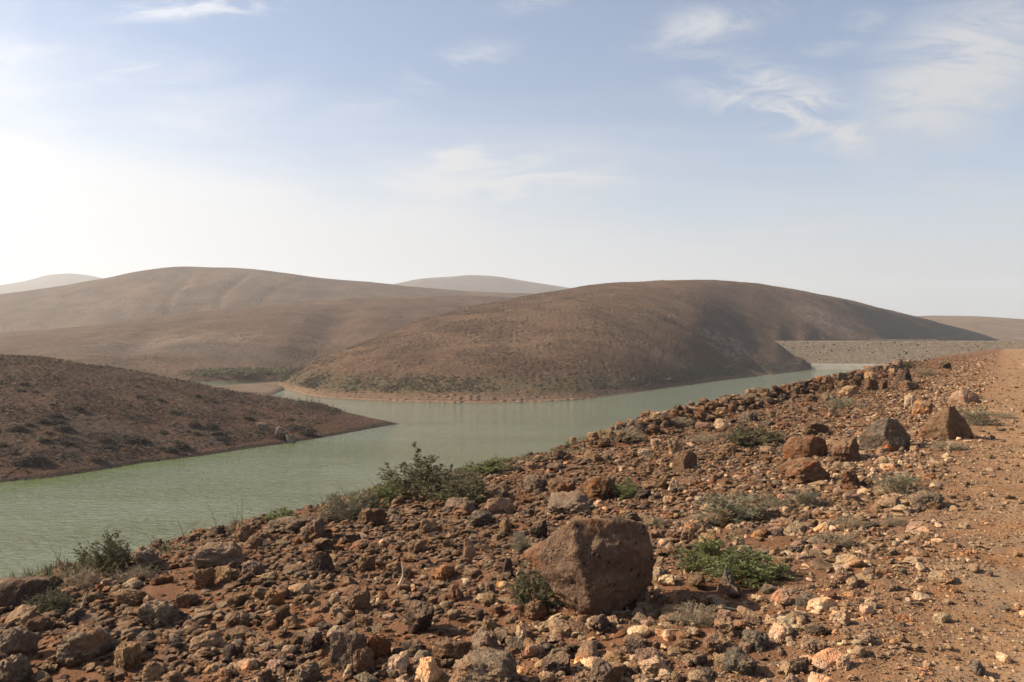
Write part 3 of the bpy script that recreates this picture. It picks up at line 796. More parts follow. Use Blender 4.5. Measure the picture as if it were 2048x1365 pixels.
HAND = [  # px, base py, w, h, shape, tone, label
    (292, 1142, 72, 46, 'rounded', 'grey', 'lumpy grey rock on the crest right of the dark left bush'),
    (441, 1140, 104, 48, 'flat', 'grey', 'long grey rock below the crest under the thin dry stalks'),
    (490, 1090, 38, 40, 'angular', 'brown', 'upright brown rock on the crest at the foot of two stalks'),
    (572, 1068, 84, 26, 'flat', 'grey', 'pale grey slab on the crest left of the leafy bushes'),
    (628, 1086, 74, 42, 'flat', 'grey', 'tilted grey slab below the leafy bush on the crest'),
    (650, 1152, 58, 44, 'wedge', 'dark', 'dark wedge of rock below the tilted grey slab'),
    (722, 1226, 54, 44, 'angular', 'brown', 'leaning brown block left of the bleached stick'),
    (838, 1270, 80, 56, 'angular', 'dark', 'broad dark pitted rock left of the largest boulder'),
    (904, 1325, 80, 38, 'angular', 'brown', 'smooth brown block left of the long pale bottom boulder'),
    (694, 1340, 72, 72, 'angular', 'grey', 'tall grey brown rock, left of the twin upright stones'),
    (727, 1352, 48, 56, 'rounded', 'brown', 'egg shaped brown rock beside the two cream stones'),
    (798, 1352, 60, 34, 'angular', 'pale', 'cream blocky stone touching the bottom edge stones'),
    (856, 1378, 70, 56, 'angular', 'pale', 'largest cream stone, cut by the bottom edge'),
    (972, 1402, 150, 78, 'flat', 'grey', 'long pale grey boulder cut by the bottom edge'),
    (622, 1312, 62, 40, 'rounded', 'dark', 'dark curved rock left of the tall grey brown one'),
    (755, 1322, 52, 46, 'rounded', 'rust', 'dark red rock behind the egg shaped one'),
    (836, 1110, 40, 28, 'angular', 'tan', 'square tan block below the thistle bush'),
    (940, 1122, 32, 42, 'wedge', 'tan', 'standing tan wedge left of the largest boulder'),
    (1010, 1068, 28, 30, 'angular', 'ochre', 'upright ochre stone below the crest slabs'),
    (1015, 1158, 36, 40, 'wedge', 'dark', 'dark pointed rock just left of the largest boulder'),
    (545, 1215, 42, 32, 'angular', 'ochre', 'orange brown stone in the middle of the left slope'),
    (562, 1250, 36, 32, 'rounded', 'brown', 'round brown stone under the orange brown one'),
    (551, 1347, 56, 22, 'flat', 'pink', 'flat pinkish stone near the bottom edge'),
    (617, 1372, 58, 42, 'rounded', 'grey', 'grey pitted rock cut by the bottom edge'),
    (166, 1326, 140, 56, 'flat', 'grey', 'longest grey slab at lower left'),
    (257, 1346, 66, 54, 'rounded', 'ochre', 'ochre brown rock right of the longest grey slab'),
    (312, 1368, 52, 46, 'rounded', 'tan', 'round tan rock on the bottom edge'),
    (34, 1322, 84, 58, 'rounded', 'grey', 'big grey rock at the left edge above the corner'),
    (26, 1372, 72, 54, 'rounded', 'grey', 'lichen grey rock in the bottom left corner'),
    (414, 1311, 66, 36, 'rounded', 'tan', 'domed tan rock right of the ochre brown one'),
    (318, 1256, 108, 50, 'flat', 'grey', 'broad grey rock in the left rubble'),
    (262, 1216, 62, 32, 'rounded', 'ochre', 'ochre lump below the dark left bush'),
    (420, 1288, 36, 36, 'wedge', 'dark', 'small black wedge above the domed tan rock'),
    (410, 1180, 44, 38, 'angular', 'rust', 'rust coloured block below the long grey crest rock'),
    (455, 1166, 50, 28, 'angular', 'ochre', 'ochre block right of the rust coloured one'),
    (80, 1268, 60, 30, 'flat', 'brown', 'flat brown rock below the left edge bush'),
    (505, 1150, 44, 26, 'flat', 'grey', 'flat grey stone above the orange brown one'),
    (372, 1215, 46, 28, 'angular', 'tan', 'tan stone above the broad grey rock'),
    (475, 1262, 50, 32, 'rounded', 'brown', 'brown cobble left of the round brown stone'),
    (150, 1252, 50, 26, 'flat', 'slate', 'slate flat stone in shade of the left bush'),
    (1822, 821, 36, 32, 'angular', 'pale', 'cream rock behind the peaked grey boulder'),
    (1845, 830, 40, 28, 'angular', 'tan', 'tan block touching the cream rock'),
    (1691, 926, 76, 50, 'rounded', 'brown', 'low brown boulder between the squat and the peaked boulders'),
    (1743, 783, 34, 26, 'rounded', 'brown', 'large smooth brown rock on the stone pile near the dam'),
    (1806, 772, 36, 40, 'wedge', 'dark', 'tallest dark rock on the stone pile near the dam'),
    (1815, 782, 50, 20, 'flat', 'brown', 'long flat rock in front of the tallest dark one'),
    (1712, 776, 26, 24, 'rounded', 'brown', 'brown rock left of the large smooth one on the pile'),
    (1768, 780, 26, 22, 'rounded', 'brown', 'brown rock right of the large smooth one on the pile'),
    (1696, 792, 40, 20, 'flat', 'tan', 'tan slab leaning on the pile'),
    (1890, 738, 26, 16, 'rounded', 'dark', 'dark hump of rock below the dam at the skyline'),
    (1606, 970, 100, 46, 'flat', 'rust', 'broad rusty outcrop below the squat boulder'),
    (1632, 872, 70, 26, 'flat', 'brown', 'low brown outcrop behind the squat boulder'),
    (1852, 1018, 86, 30, 'flat', 'grey', 'long pale grey slab by the track edge'),
    (1778, 1022, 54, 24, 'rounded', 'tan', 'domed tan stone left of the long pale slab'),
    (1776, 906, 46, 16, 'wedge', 'orange', 'bright orange stone at the foot of the peaked boulder'),
    (1352, 912, 30, 32, 'angular', 'tan', 'tan block behind the round dark boulder'),
    (1185, 926, 46, 24, 'wedge', 'brown', 'brown slab left of two leaning stones below the crest'),
    (1214, 922, 36, 20, 'wedge', 'grey', 'grey tilted stone right of the brown slab below the crest'),
    (1200, 1002, 86, 50, 'rounded', 'rust', 'reddish brown mound of rock behind the largest boulder'),
    (1122, 992, 62, 34, 'rounded', 'brown', 'rounded brown rock left of the reddish mound'),
    (1074, 986, 56, 36, 'rounded', 'grey', 'grey brown rock at the left end of the slabs'),
    (1140, 1032, 120, 36, 'flat', 'grey', 'wide pitted slab just behind the largest boulder'),
    (1210, 1002, 34, 26, 'rounded', 'dark', 'small dark round rock before the reddish mound'),
    (1078, 1080, 44, 38, 'rounded', 'dark', 'round dark rock touching the left of the largest boulder'),
    (985, 1006, 70, 34, 'rounded', 'grey', 'grey hump on the crest right of the thistle bush'),
    (920, 1034, 92, 32, 'flat', 'grey', 'long grey crest slab under the thistle bush'),
    (1000, 1030, 66, 34, 'rounded', 'tan', 'tan domed rock right of the long crest slab'),
    (960, 1055, 80, 26, 'flat', 'slate', 'slate coloured slab below the long crest slab'),
    (1320, 846, 30, 22, 'angular', 'pale', 'cream block on the crest right of the leaning stones'),
    (1233, 856, 26, 16, 'wedge', 'tan', 'stone balanced highest at the left end of the stone pile'),
    (1200, 1372, 84, 42, 'flat', 'grey', 'flat grey pitted stone under the largest boulder at the bottom edge'),
    (1305, 1350, 74, 28, 'angular', 'pale', 'cream slab below the shadow of the largest boulder'),
    (1280, 1318, 50, 40, 'rounded', 'dark', 'dark pitted rock left of a small white stone'),
    (1195, 1270, 66, 34, 'rounded', 'dark', 'two lobed dark rock below the largest boulder'),
    (1070, 1240, 52, 34, 'rounded', 'brown', 'brown rock at the foot of the shrub by the largest boulder'),
    (1512, 1300, 58, 36, 'rounded', 'slate', 'slate blue pitted rock below the bright green shrub'),
    (1480, 1352, 70, 44, 'rounded', 'slate', 'grey pitted rock cut by the bottom edge, right of centre'),
    (1430, 1310, 66, 34, 'angular', 'brown', 'brown block left of the slate blue rock'),
    (1450, 1275, 54, 30, 'angular', 'tan', 'tan rock under the dry grey shrub'),
    (1684, 1168, 46, 24, 'angular', 'pink', 'pinkish block right of the bright green shrub'),
    (1592, 1112, 40, 20, 'rounded', 'slate', 'dark grey cobble behind the bright green shrub'),
    (1608, 1050, 36, 26, 'wedge', 'dark', 'black wedge below the rusty outcrop'),
    (1565, 1212, 50, 26, 'rounded', 'pink', 'pinkish rock below the bright green shrub'),
    (1618, 1218, 56, 24, 'flat', 'slate', 'dark flat rock between the shrub and the gravel'),
    (1780, 1184, 50, 16, 'flat', 'slate', 'dark flat stone lying in the pale gravel'),
    (1955, 1352, 36, 26, 'angular', 'slate', 'slate stone on the track near the bottom right'),
    (2006, 1325, 32, 14, 'flat', 'pale', 'flat cream stone on the track at lower right'),
    (1630, 1275, 44, 24, 'rounded', 'slate', 'grey pitted cobble in the gravel below the shrub'),
    (1600, 1350, 40, 30, 'rounded', 'dark', 'dark cobble at the bottom edge in the pale gravel'),
    (1180, 1212, 20, 16, 'angular', 'tan', 'small tan stone tucked under the largest boulder'),
    (1290, 1232, 34, 24, 'angular', 'tan', 'tan stone in the shadow of the largest boulder'),
    (1275, 1240, 30, 20, 'angular', 'pink', 'pink stone in the shadow of the largest boulder'),
    (1316, 1172, 22, 20, 'angular', 'tan', 'small tan stone at the right foot of the largest boulder'),
]
for (px, by, w, h, kd, tn, lab) in HAND: put_rock(px, by, w, h, kd, tn, lab, 'rocks lying on the slope')

# ---- the other rocks one can pick out; each described by look and by what it lies beside
LAND = [('the largest boulder', 1188, 1130), ('the bright green shrub', 1475, 1120), ('the bleached stick', 805, 1150), ('the thistle bush', 850, 960), ('the peaked grey boulder', 1772, 865),
        ('the squat rust brown boulder', 1610, 892), ('the round dark boulder', 1370, 918), ('the large peaked boulder', 1893, 845), ('the longest grey slab', 166, 1300), ('the broad grey rock', 318, 1232),
        ('the dark left bush', 215, 1125), ('the tilted grey slab', 628, 1065), ('the reddish mound', 1200, 978), ('the rusty outcrop', 1606, 948), ('the long pale slab', 1852, 1003), ('the dry grey shrub', 1392, 1235),
        ('the dark wedge', 650, 1130), ('the broad dark pitted rock', 838, 1242), ('the tall grey brown rock', 694, 1304), ('the orange brown stone', 545, 1200), ('the domed tan rock', 414, 1293), ('the grey green shrub', 1475, 1020),
        ('the standing tan wedge', 940, 1102), ('the dull green shrub', 1515, 875), ('the orange stone', 1776, 898), ('the track shrub', 1962, 832), ('the tilted pinkish block', 1684, 1156), ('the cream slab', 1305, 1336),
        ('the slate blue rock', 1512, 1282), ('the smooth brown block', 904, 1306), ('the mossy left boulder', 50, 1180), ('the leaning brown block', 722, 1204), ('the crest slabs', 960, 1025), ('the wide pitted slab', 1140, 1014)]
used = set()


def auto_label(px, py, w, kd, tn, noun='rock', size=None):
    size = size or ('small' if w < 24 else 'mid sized' if w < 36 else 'large')
    ls = sorted(LAND, key=lambda q: (q[1] - px)**2 + (1.6 * (q[2] - py))**2)
    for far in range(3):
        for nm, lx, ly in ls[:8]:
            dx, dy = px - lx, py - ly
            if abs(dx) > 1.3 * abs(dy): rel = 'right of' if dx > 0 else 'left of'
            else: rel = 'below' if dy > 0 else 'above'
            if abs(dx) > .4 * abs(dy) and abs(dy) > .4 * abs(dx) and far: rel = ('lower ' if dy > 0 else 'upper ') + ('right of' if dx > 0 else 'left of')
            dist = math.hypot(dx, dy); q = 'close ' if dist < 70 else '' if dist < 150 else 'well '
            lab = f'{size} {KIND_WORD[kd]} {TONE_WORD[tn]} {noun} {q}{rel} {nm}'
            if lab not in used: used.add(lab); return lab
    return lab


def clear_of(px, py, w, h, k=.55):
    return all(abs(px - a) > k * (w + c) or abs(py - b) > k * (h + d) for a, b, c, d in PLACED)


def crest_y(px): return 690 + (2010 - px) * .2315


n = 0; tries = 0
TL = ['brown'] * 6 + ['dark'] * 3 + ['rust'] * 3 + ['tan'] * 3 + ['grey'] * 3 + ['ochre'] * 2 + ['pale']
TR_ = ['brown'] * 3 + ['rust'] * 2 + ['tan'] * 5 + ['pale'] * 4 + ['grey'] * 2 + ['slate'] * 2 + ['pink'] * 2
while n < 132 and tries < 6000:
    tries += 1
    px = R.uniform(5, 1720); py = R.uniform(crest_y(px) + 22, 1360)
    if px > 1480 and py > 1100 and R.random() < .6: continue
    f = (py - 690) / 660.0
    w = R.uniform(24, 60) * (.55 + .55 * f); kd = R.choice(KINDS); h = w * R.uniform(.5, .8) * (.6 if kd == 'flat' else 1)
    if not clear_of(px, py - h / 2, w, h): continue
    tn = R.choice(TL if px < 1000 or (px < 1300 and py < 1100) else TR_)
    put_rock(px, py, w, h, kd, tn, auto_label(px, py, w, kd, tn), 'rocks lying on the slope'); n += 1
# ---- the pile of stones along the edge
PLACED_SAVE = list(PLACED); PLACED.clear()
n = 0; tries = 0
PILE_LAND = [('the pile end', 1232), ('the cream crest block', 1320), ('the pile middle', 1520), ('the dull green shrub', 1515), ('the tan slab', 1696), ('the tallest dark rock', 1806), ('the grey bushes', 1250), ('the squat boulder', 1610), ('the round dark boulder', 1370)]
while n < 66 and tries < 4000:
    tries += 1
    px = R.uniform(1180, 1800); row = R.random()
    cy_ = crest_y(px) - (10 if px > 1280 else 0); by = cy_ + 3 + row * 20
    w = R.uniform(15, 34); h = w * R.uniform(.5, .78); kd = R.choice(['angular', 'rounded', 'rounded', 'flat'])
    if not clear_of(px, by - h / 2, w, h, .36): continue
    tn = R.choice(['brown', 'brown', 'dark', 'dark', 'grey', 'tan', 'rust'])
    ln = sorted(PILE_LAND, key=lambda q: abs(q[1] - px)); lab = None
    for nm, lx in ln:
        for sz in (['small', 'little'] if w < 20 else ['mid sized', 'middling'] if w < 27 else ['big', 'large']):
            lab = f"{sz} {KIND_WORD[kd]} {TONE_WORD[tn]} pile stone, {'upper' if row < .5 else 'lower'}, {'right' if px > lx else 'left'} of {nm}"
            if lab not in used: break
            lab = None
        if lab: break
    if not lab: continue
    used.add(lab); put_rock(px, by, w, h, kd, tn, lab, 'stones piled along the edge', bury=.1); n += 1
PLACED += PLACED_SAVE


# ---- rubble and gravel: far past counting
def stone_protos(name, sub, seed):
    c = bpy.data.collections.new(name)
    for j in range(8):
        V, Fq = rand_rock(900 + seed * 20 + j, ['angular', 'flat', 'wedge', 'angular', 'flat', 'rounded', 'angular', 'flat'][j], sub); V[:, 2] -= .13
        me = mesh_np(name, V, Fq, sub > 1, 45 if sub > 1 else None); me.materials.append(M_STONES)
        c.objects.link(bpy.data.objects.new(name, me))
    return c


def instancer(coll):
    t = bpy.data.node_groups.new('scatter_' + coll.name, 'GeometryNodeTree')
    t.interface.new_socket('Geometry', in_out='INPUT', socket_type='NodeSocketGeometry'); t.interface.new_socket('Geometry', in_out='OUTPUT', socket_type='NodeSocketGeometry')
    gi, go = t.nodes.new('NodeGroupInput'), t.nodes.new('NodeGroupOutput')
    ci = t.nodes.new('GeometryNodeCollectionInfo'); ci.inputs[0].default_value = coll; ci.inputs[1].default_value = True; ci.inputs[2].default_value = True
    ip = t.nodes.new('GeometryNodeInstanceOnPoints'); ip.inputs['Pick Instance'].default_value = True

    def named(n, ty):
        q = t.nodes.new('GeometryNodeInputNamedAttribute'); q.data_type = ty; q.inputs[0].default_value = n; return q.outputs[0]
    er = t.nodes.new('FunctionNodeEulerToRotation'); t.links.new(named('rot', 'FLOAT_VECTOR'), er.inputs[0])
    t.links.new(gi.outputs[0], ip.inputs['Points']); t.links.new(ci.outputs[0], ip.inputs['Instance']); t.links.new(named('idx', 'INT'), ip.inputs['Instance Index'])
    t.links.new(er.outputs[0], ip.inputs['Rotation']); t.links.new(named('scl', 'FLOAT_VECTOR'), ip.inputs['Scale']); t.links.new(ip.outputs[0], go.inputs[0])
    return t


def bare(x, y):
    """trodden or washed bare earth, stones are few here"""
    f = 1.0
    for c, rx, ry in BARE: f = f * (1 - .9 * np.exp(-(((x - c.x) / rx)**2 + ((y - c.y) / ry)**2)))
    return f


BARE = [(ground_at(1400, 1185)[0], .55, .40), (ground_at(1090, 1190)[0], .35, .3), (ground_at(600, 1260)[0], .3, .25), (ground_at(1330, 1275)[0], .35, .15), (ground_at(300, 1180)[0], .4, .3),
        (ground_at(1560, 1080)[0], .6, .35), (ground_at(640, 1190)[0], .3, .3)]


def scatter_stones(name, label, N, size, rmax, sub, seed, dens, tones, flatness=(.40, .82), rmin=2.2, mult=12, pile=0.0):
    rs = np.random.RandomState(seed)
    # even over the ground inside the wedge the photo shows (with a margin)
    r = np.sqrt(rs.uniform(rmin**2, rmax**2, N * mult)); th = rs.uniform(-.80, .70, N * mult)
    thin = np.clip((8.0 / r)**.5, 0, 1)                   # slightly fewer with distance, they merge into the ground
    x, y = r * np.sin(th), r * np.cos(th); a = .85 * x - .527 * y
    keep = (a > -8.7) & (a < 5.5) & (rs.uniform(0, 1, N * mult) < thin * dens(a, x, y) * bare(x, y))
    x, y, a = x[keep][:N], y[keep][:N], a[keep][:N]; n = len(x)
    sz = size[0] * (size[1] / size[0])**(rs.uniform(0, 1, n)**1.6)
    z = ground_z(x, y) + pile * rs.uniform(-.1, 1, n)
    me = bpy.data.meshes.new(name); me.vertices.add(n); me.vertices.foreach_set('co', np.stack([x, y, z], 1).astype(np.float32).ravel())
    def at(nm, ty, key, v): me.attributes.new(nm, ty, 'POINT').data.foreach_set(key, np.ascontiguousarray(v).ravel())
    S = sz[:, None] * np.stack([rs.uniform(.8, 1.3, n), rs.uniform(.7, 1.1, n), rs.uniform(*flatness, n) * 1.15], 1)
    at('scl', 'FLOAT_VECTOR', 'vector', S.astype(np.float32))
    at('rot', 'FLOAT_VECTOR', 'vector', np.stack([rs.normal(0, .22, n), rs.normal(0, .22, n), rs.uniform(0, 6.283, n)], 1).astype(np.float32))
    at('idx', 'INT', 'value', rs.randint(0, 8, n).astype(np.int32))
    T = np.ones((n, 4), np.float32); T[:, :3] = tones(a, rs, n); at('tint', 'FLOAT_COLOR', 'color', T)
    o = link(name, me); tag(o, label, kind='stuff')
    md = o.modifiers.new('scatter', 'NODES'); md.node_group = instancer(stone_protos(name + '_shape', sub, seed))
    return n


def tone_mix(a, rs, n):
    names = ['brown', 'dark', 'rust', 'tan', 'pale', 'grey', 'ochre', 'pink', 'slate']
    wl = np.array([.42, .20, .14, .07, .01, .12, .03, .01, .00]); wr = np.array([.10, .03, .07, .30, .26, .05, .05, .10, .04])
    f = sstep(a + rs.normal(0, .8, n), -4.0, -1.2)[:, None]; w = np.cumsum(wl * (1 - f) + wr * f, 1)
    i = (rs.uniform(0, 1, n)[:, None] > w).sum(1).clip(0, 8)
    T = np.array([TONE[k] for k in names])[i]
    return T * rs.uniform(.60, 1.08, n)[:, None] * rs.uniform(.95, 1.05, (n, 3))


def patchy(x, y, s=.8, lo=-.25, hi=.25, seed=6.0): return sstep(n2(x, y, s, 3, seed), lo, hi)


def d_slope(a, x, y): return (1 - .94 * sstep(a, -1.6, -.2)) * (.36 + .64 * patchy(x, y, .9, -.30, .12))
def d_mid(a, x, y): return np.maximum((1 - .72 * sstep(a, -1.0, .1)) * (.35 + .65 * patchy(x, y, .9)), .0)
def d_grav(a, x, y): return np.clip(.45 * patchy(x, y, 1.3, -.2, .2, 9.0) + .75 * np.exp(-((a + 1.1) / 1.0)**2), 0, 1) * (1 - .30 * sstep(a, -.3, .6))


def d_berm(a, x, y):
    q = .527 * x + .85 * y
    return np.exp(-((a + 7.35) / .5)**2) * sstep(q, 13, 19) * (1 - sstep(q, 70, 100))


def tone_dark(a, rs, n):
    T = np.array([TONE[k] for k in ('brown', 'dark', 'brown', 'grey', 'rust', 'tan')])[rs.randint(0, 6, n)]
    return T * rs.uniform(.75, 1.2, n)[:, None]


scatter_stones('pile_rubble', 'dark rubble heaped along the edge of the slope', 1500, (.12, .34), 95, 4, 5, d_berm, tone_dark, (.6, 1.0), rmin=12, mult=160, pile=.16)
scatter_stones('rubble_rocks', 'rough brown rubble scattered over the slope', 8500, (.09, .23), 125, 4, 1, d_slope, tone_mix, rmin=3, mult=60)
scatter_stones('rubble_stones', 'fist sized brown and tan stones over the slope', 42000, (.042, .11), 46, 3, 2, d_slope, tone_mix)
scatter_stones('pebbles', 'small pale and brown pebbles beside the track', 46000, (.020, .05), 28, 2, 3, d_mid, tone_mix)
scatter_stones('gravel', 'fine pale gravel along the track edge', 75000, (.008, .024), 15, 1, 4, d_grav, tone_mix)


# ------------------------------------------------------------------ plants
def tube(pts, r0, r1, sides=3):
    pts = np.asarray(pts, float); n = len(pts); V = []; Fq = []
    tg = np.gradient(pts, axis=0); tg /= np.linalg.norm(tg, axis=1)[:, None] + 1e-9
    ref = np.array([.31, .74, .59])
    for i in range(n):
        u = np.cross(tg[i], ref); u /= np.linalg.norm(u) + 1e-9; w = np.cross(tg[i], u); r = r0 + (r1 - r0) * i / (n - 1)
        for k in range(sides):
            t = 2 * math.pi * k / sides; V.append(pts[i] + r * (math.cos(t) * u + math.sin(t) * w))
    for i in range(n - 1):
        for k in range(sides):
            k2 = (k + 1) % sides; Fq.append((i * sides + k, i * sides + k2, (i + 1) * sides + k2, (i + 1) * sides + k))
    return np.array(V), np.array(Fq)


def leaves(P, Dr, rs, ln, wd, spread=.9):
    """diamond leaves at points P pointing about along Dr"""
    n = len(P); d = Dr + rs.normal(0, spread, (n, 3)); d /= np.linalg.norm(d, axis=1)[:, None]
    s = np.cross(d, rs.normal(size=(n, 3))); s /= np.linalg.norm(s, axis=1)[:, None] + 1e-9
    L = (ln * rs.uniform(.6, 1.3, n))[:, None]; W = (wd * rs.uniform(.7, 1.2, n))[:, None]
    V = np.stack([P, P + d * L * .5 + s * W, P + d * L, P + d * L * .5 - s * W], 1).reshape(-1, 3)
    return V, np.arange(4 * n).reshape(-1, 4)


def shrub_proto(seed, style, nleaf, ln, wd, nstem=46, twig=5, upright=.25, r=.004):
    rs = np.random.RandomState(seed); parts = []; LP, LD = [], []
    lobes = rs.uniform(.62, 1.0, 9); la = rs.uniform(0, 6.28, 9)
    for i in range(nstem):
        az_ = rs.uniform(0, 6.283); po = math.acos(rs.uniform(.02 + upright * .3, 1)); k = int(np.argmin(np.abs(np.angle(np.exp(1j * (la - az_))))))
        d = np.array([math.cos(az_) * math.sin(po), math.sin(az_) * math.sin(po), math.cos(po)])
        Ls = rs.uniform(.72, 1.0) * lobes[k] * np.array([.5, .5, 1.0]); tip = d * Ls
        b = np.array([rs.normal(0, .03), rs.normal(0, .03), -.05]); t = np.linspace(0, 1, 5)[:, None]
        pts = b + (tip - b) * t + np.array([0, 0, .10]) * np.sin(t * math.pi) + rs.normal(0, .012, (5, 3)) * t
        parts.append(tube(pts, r * 1.6, r * .6))
        for _ in range(twig):
            q = rs.uniform(.3, .98); p0 = b + (tip - b) * q + np.array([0, 0, .10]) * math.sin(q * math.pi)
            dd = d * .6 + rs.normal(0, .55, 3) + np.array([0, 0, .25]); dd /= np.linalg.norm(dd); l2 = rs.uniform(.08, .2)
            p1 = p0 + dd * l2 * np.array([.8, .8, 1.1]); parts.append(tube([p0, (p0 + p1) / 2 + rs.normal(0, .008, 3), p1], r * .8, r * .35))
            m = max(1, int(nleaf / (nstem * twig))); f = rs.uniform(.1, 1.05, m)[:, None]
            LP.append(p0 + (p1 - p0) * f); LD.append(np.repeat(dd[None], m, 0))
    V, Fq = join(parts); stem = mesh_np('stems_' + style, V, Fq, False)
    P = np.vstack(LP); Dd = np.vstack(LD); P[:, 2] = np.maximum(P[:, 2], .01); V, Fq = leaves(P, Dd, rs, ln, wd)
    lf = mesh_np('foliage_' + style, V, Fq, False)
    tn = np.clip(.5 + .9 * fbm(P * 5.0, 2) + rs.normal(0, .18, len(P)), 0, 1); C = np.ones((len(V), 4), np.float32); C[:, :3] = np.repeat(tn, 4)[:, None]
    lf.color_attributes.new('tint', 'FLOAT_COLOR', 'POINT').data.foreach_set('color', C.ravel())
    return stem, lf


SHRUB = {}
for st, a in (('green', (7000, .046, .008)), ('grey', (3600, .045, .006)), ('olive', (5200, .050, .009)), ('dry', (1500, .05, .006))):
    SHRUB[st] = []
    for j in range(3 if st != 'dry' else 2):
        s_, l_ = shrub_proto(40 + j + 10 * len(SHRUB), st, *a, nstem=52 if st != 'dry' else 70, twig=6)
        s_.materials.append(M_DRY if st in ('dry', 'grey') else M_STEM); l_.materials.append(LEAF[st]); SHRUB[st].append((s_, l_))


def put_shrub(px, by, w, h, style, label, group='shrubs on the slope', cat='shrub', proto=None):
    g, D = ground_at(px, by); s = D / F; st, lf = proto or R.choice(SHRUB[style])
    dep = w * s * R.uniform(.7, .95)
    root = link('shrub', None, loc=(g.x, g.y + dep * .25, g.z)); root.location.z = float(ground_z(np.array([g.x]), np.array([g.y + dep * .25]))[0]) - .01
    root.rotation_euler.z = R.uniform(-.5, .5); root.scale = (w * s * 1.5, dep * 1.4, h * s * 1.3)
    link('stems', st, None, root); link('foliage', lf, None, root)
    tag(root, label, cat, group)
    return root


for (px, by, w, h, st, lab) in [
    (1425, 1142, 120, 66, 'green', 'bright green shrub right of the largest boulder'),
    (1518, 1168, 156, 66, 'green', 'fresh green lower shrub joined to the right of the bright one'),
    (1472, 1052, 172, 62, 'grey', 'wide grey green shrub behind the bright green one'),
    (1514, 894, 116, 42, 'olive', 'dull green shrub behind the squat rust boulder'),
    (1262, 998, 60, 36, 'green', 'small green shrub right of the reddish mound'),
    (1812, 992, 116, 48, 'grey', 'grey green shrub above the long pale slab'),
    (1962, 852, 88, 36, 'grey', 'grey green shrub at the track edge beside the large peaked boulder'),
    (1066, 1222, 96, 84, 'olive', 'spindly shrub at the left foot of the largest boulder'),
    (1392, 1258, 100, 56, 'dry', 'dry grey shrub below the shadow of the largest boulder'),
    (1042, 1108, 46, 44, 'grey', 'thin grey shrub touching the left tip of the largest boulder'),
    (1618, 1016, 84, 34, 'grey', 'sparse grey shrub below the rusty outcrop'),
    (1688, 818, 66, 24, 'grey', 'low grey shrub in front of the stone pile'),
    (1250, 886, 86, 32, 'dry', 'grey twiggy bush at the left end of the stone pile'),
    (1410, 888, 54, 24, 'dry', 'small dry tuft above the round dark boulder'),
    (1362, 858, 56, 24, 'dry', 'dry twiggy bush under the stone pile'),
    (1676, 1096, 100, 36, 'dry', 'dry twiggy plant right of the bright green shrub'),
    (1702, 1058, 66, 34, 'dry', 'dead upright twigs behind the dry twiggy plant'),
    (1312, 1056, 56, 28, 'dry', 'dry tuft behind the right shoulder of the largest boulder'),
    (1852, 752, 50, 18, 'dry', 'dry bush on the far skyline below the dam'),
    (1814, 738, 34, 12, 'olive', 'tiny dark bush where the slope meets the dam'),
    (1905, 902, 76, 22, 'dry', 'low dry tuft in front of the large peaked boulder'),
    (1590, 908, 60, 22, 'grey', 'grey tuft at the foot of the squat boulder'),
    (1490, 806, 60, 20, 'dry', 'dry bush in the middle of the stone pile'),
    (1560, 1020, 50, 26, 'grey', 'small grey shrub right of the wide grey green one'),
    (1795, 1052, 60, 20, 'dry', 'dry grey tuft below the domed tan stone'),
    (2010, 838, 50, 16, 'dry', 'dry grass on the track verge near the right edge'),
    (850, 1000, 150, 72, 'olive', 'dark leafy bush on the crest under the tall thistle'),
    (930, 1010, 110, 56, 'olive', 'lower dark bush right of the thistle bush'),
    (785, 1006, 70, 40, 'green', 'green bush left of the thistle bush on the crest'),
    (682, 1046, 116, 58, 'grey', 'grassy grey green bush left of the thistle bush'),
    (735, 1030, 60, 36, 'olive', 'dark bush between the grassy bush and the thistle bush'),
    (566, 1048, 66, 30, 'green', 'small green bush above the pale crest slab'),
    (975, 950, 90, 30, 'green', 'low green bush on the crest right of the thistle'),
    (470, 1068, 46, 26, 'grey', 'wisp of grass beside the upright crest rock'),
    (212, 1158, 96, 76, 'olive', 'dark bush on the crest near the left edge'),
    (160, 1180, 70, 46, 'dry', 'brown withered bush left of the dark crest bush'),
    (98, 1232, 84, 48, 'olive', 'dark scrubby bush under the mossy left boulder'),
    (262, 1172, 80, 40, 'dry', 'withered scrub right of the dark crest bush'),
    (1095, 906, 90, 22, 'dry', 'dry brush along the crest left of the stone pile'),
]: put_shrub(px, by, w, h, st, lab)

def tufts(name, label, P, S, mat, seed, per=7, ratio=.5, wd=.16):
    rs = np.random.RandomState(seed); n = len(P); d = rs.normal(size=(n, per, 3)); d[..., 2] = np.abs(d[..., 2]) * ratio * 1.6 + .15
    d /= np.linalg.norm(d, axis=2)[..., None]; base = (P[:, None, :] + rs.normal(0, .22, (n, per, 3)) * S[:, None, None] * (1, 1, .2)).reshape(-1, 3)
    L = np.repeat(S, per); dd = d.reshape(-1, 3); s = np.cross(dd, rs.normal(size=(n * per, 3))); s /= np.linalg.norm(s, axis=1)[:, None] + 1e-9
    V = np.stack([base - dd * .1 * L[:, None], base + dd * L[:, None] * .5 + s * (L * wd)[:, None], base + dd * L[:, None], base + dd * L[:, None] * .5 - s * (L * wd)[:, None]], 1).reshape(-1, 3)
    me = mesh_np(name, V, np.arange(len(V)).reshape(-1, 4), False)
    tn = np.repeat(np.repeat(rs.uniform(0, 1, n), per), 4); C = np.ones((len(V), 4), np.float32); C[:, :3] = tn[:, None]
    me.color_attributes.new('tint', 'FLOAT_COLOR', 'POINT').data.foreach_set('color', C.ravel())
    tag(link(name, me, mat), label, kind='stuff')


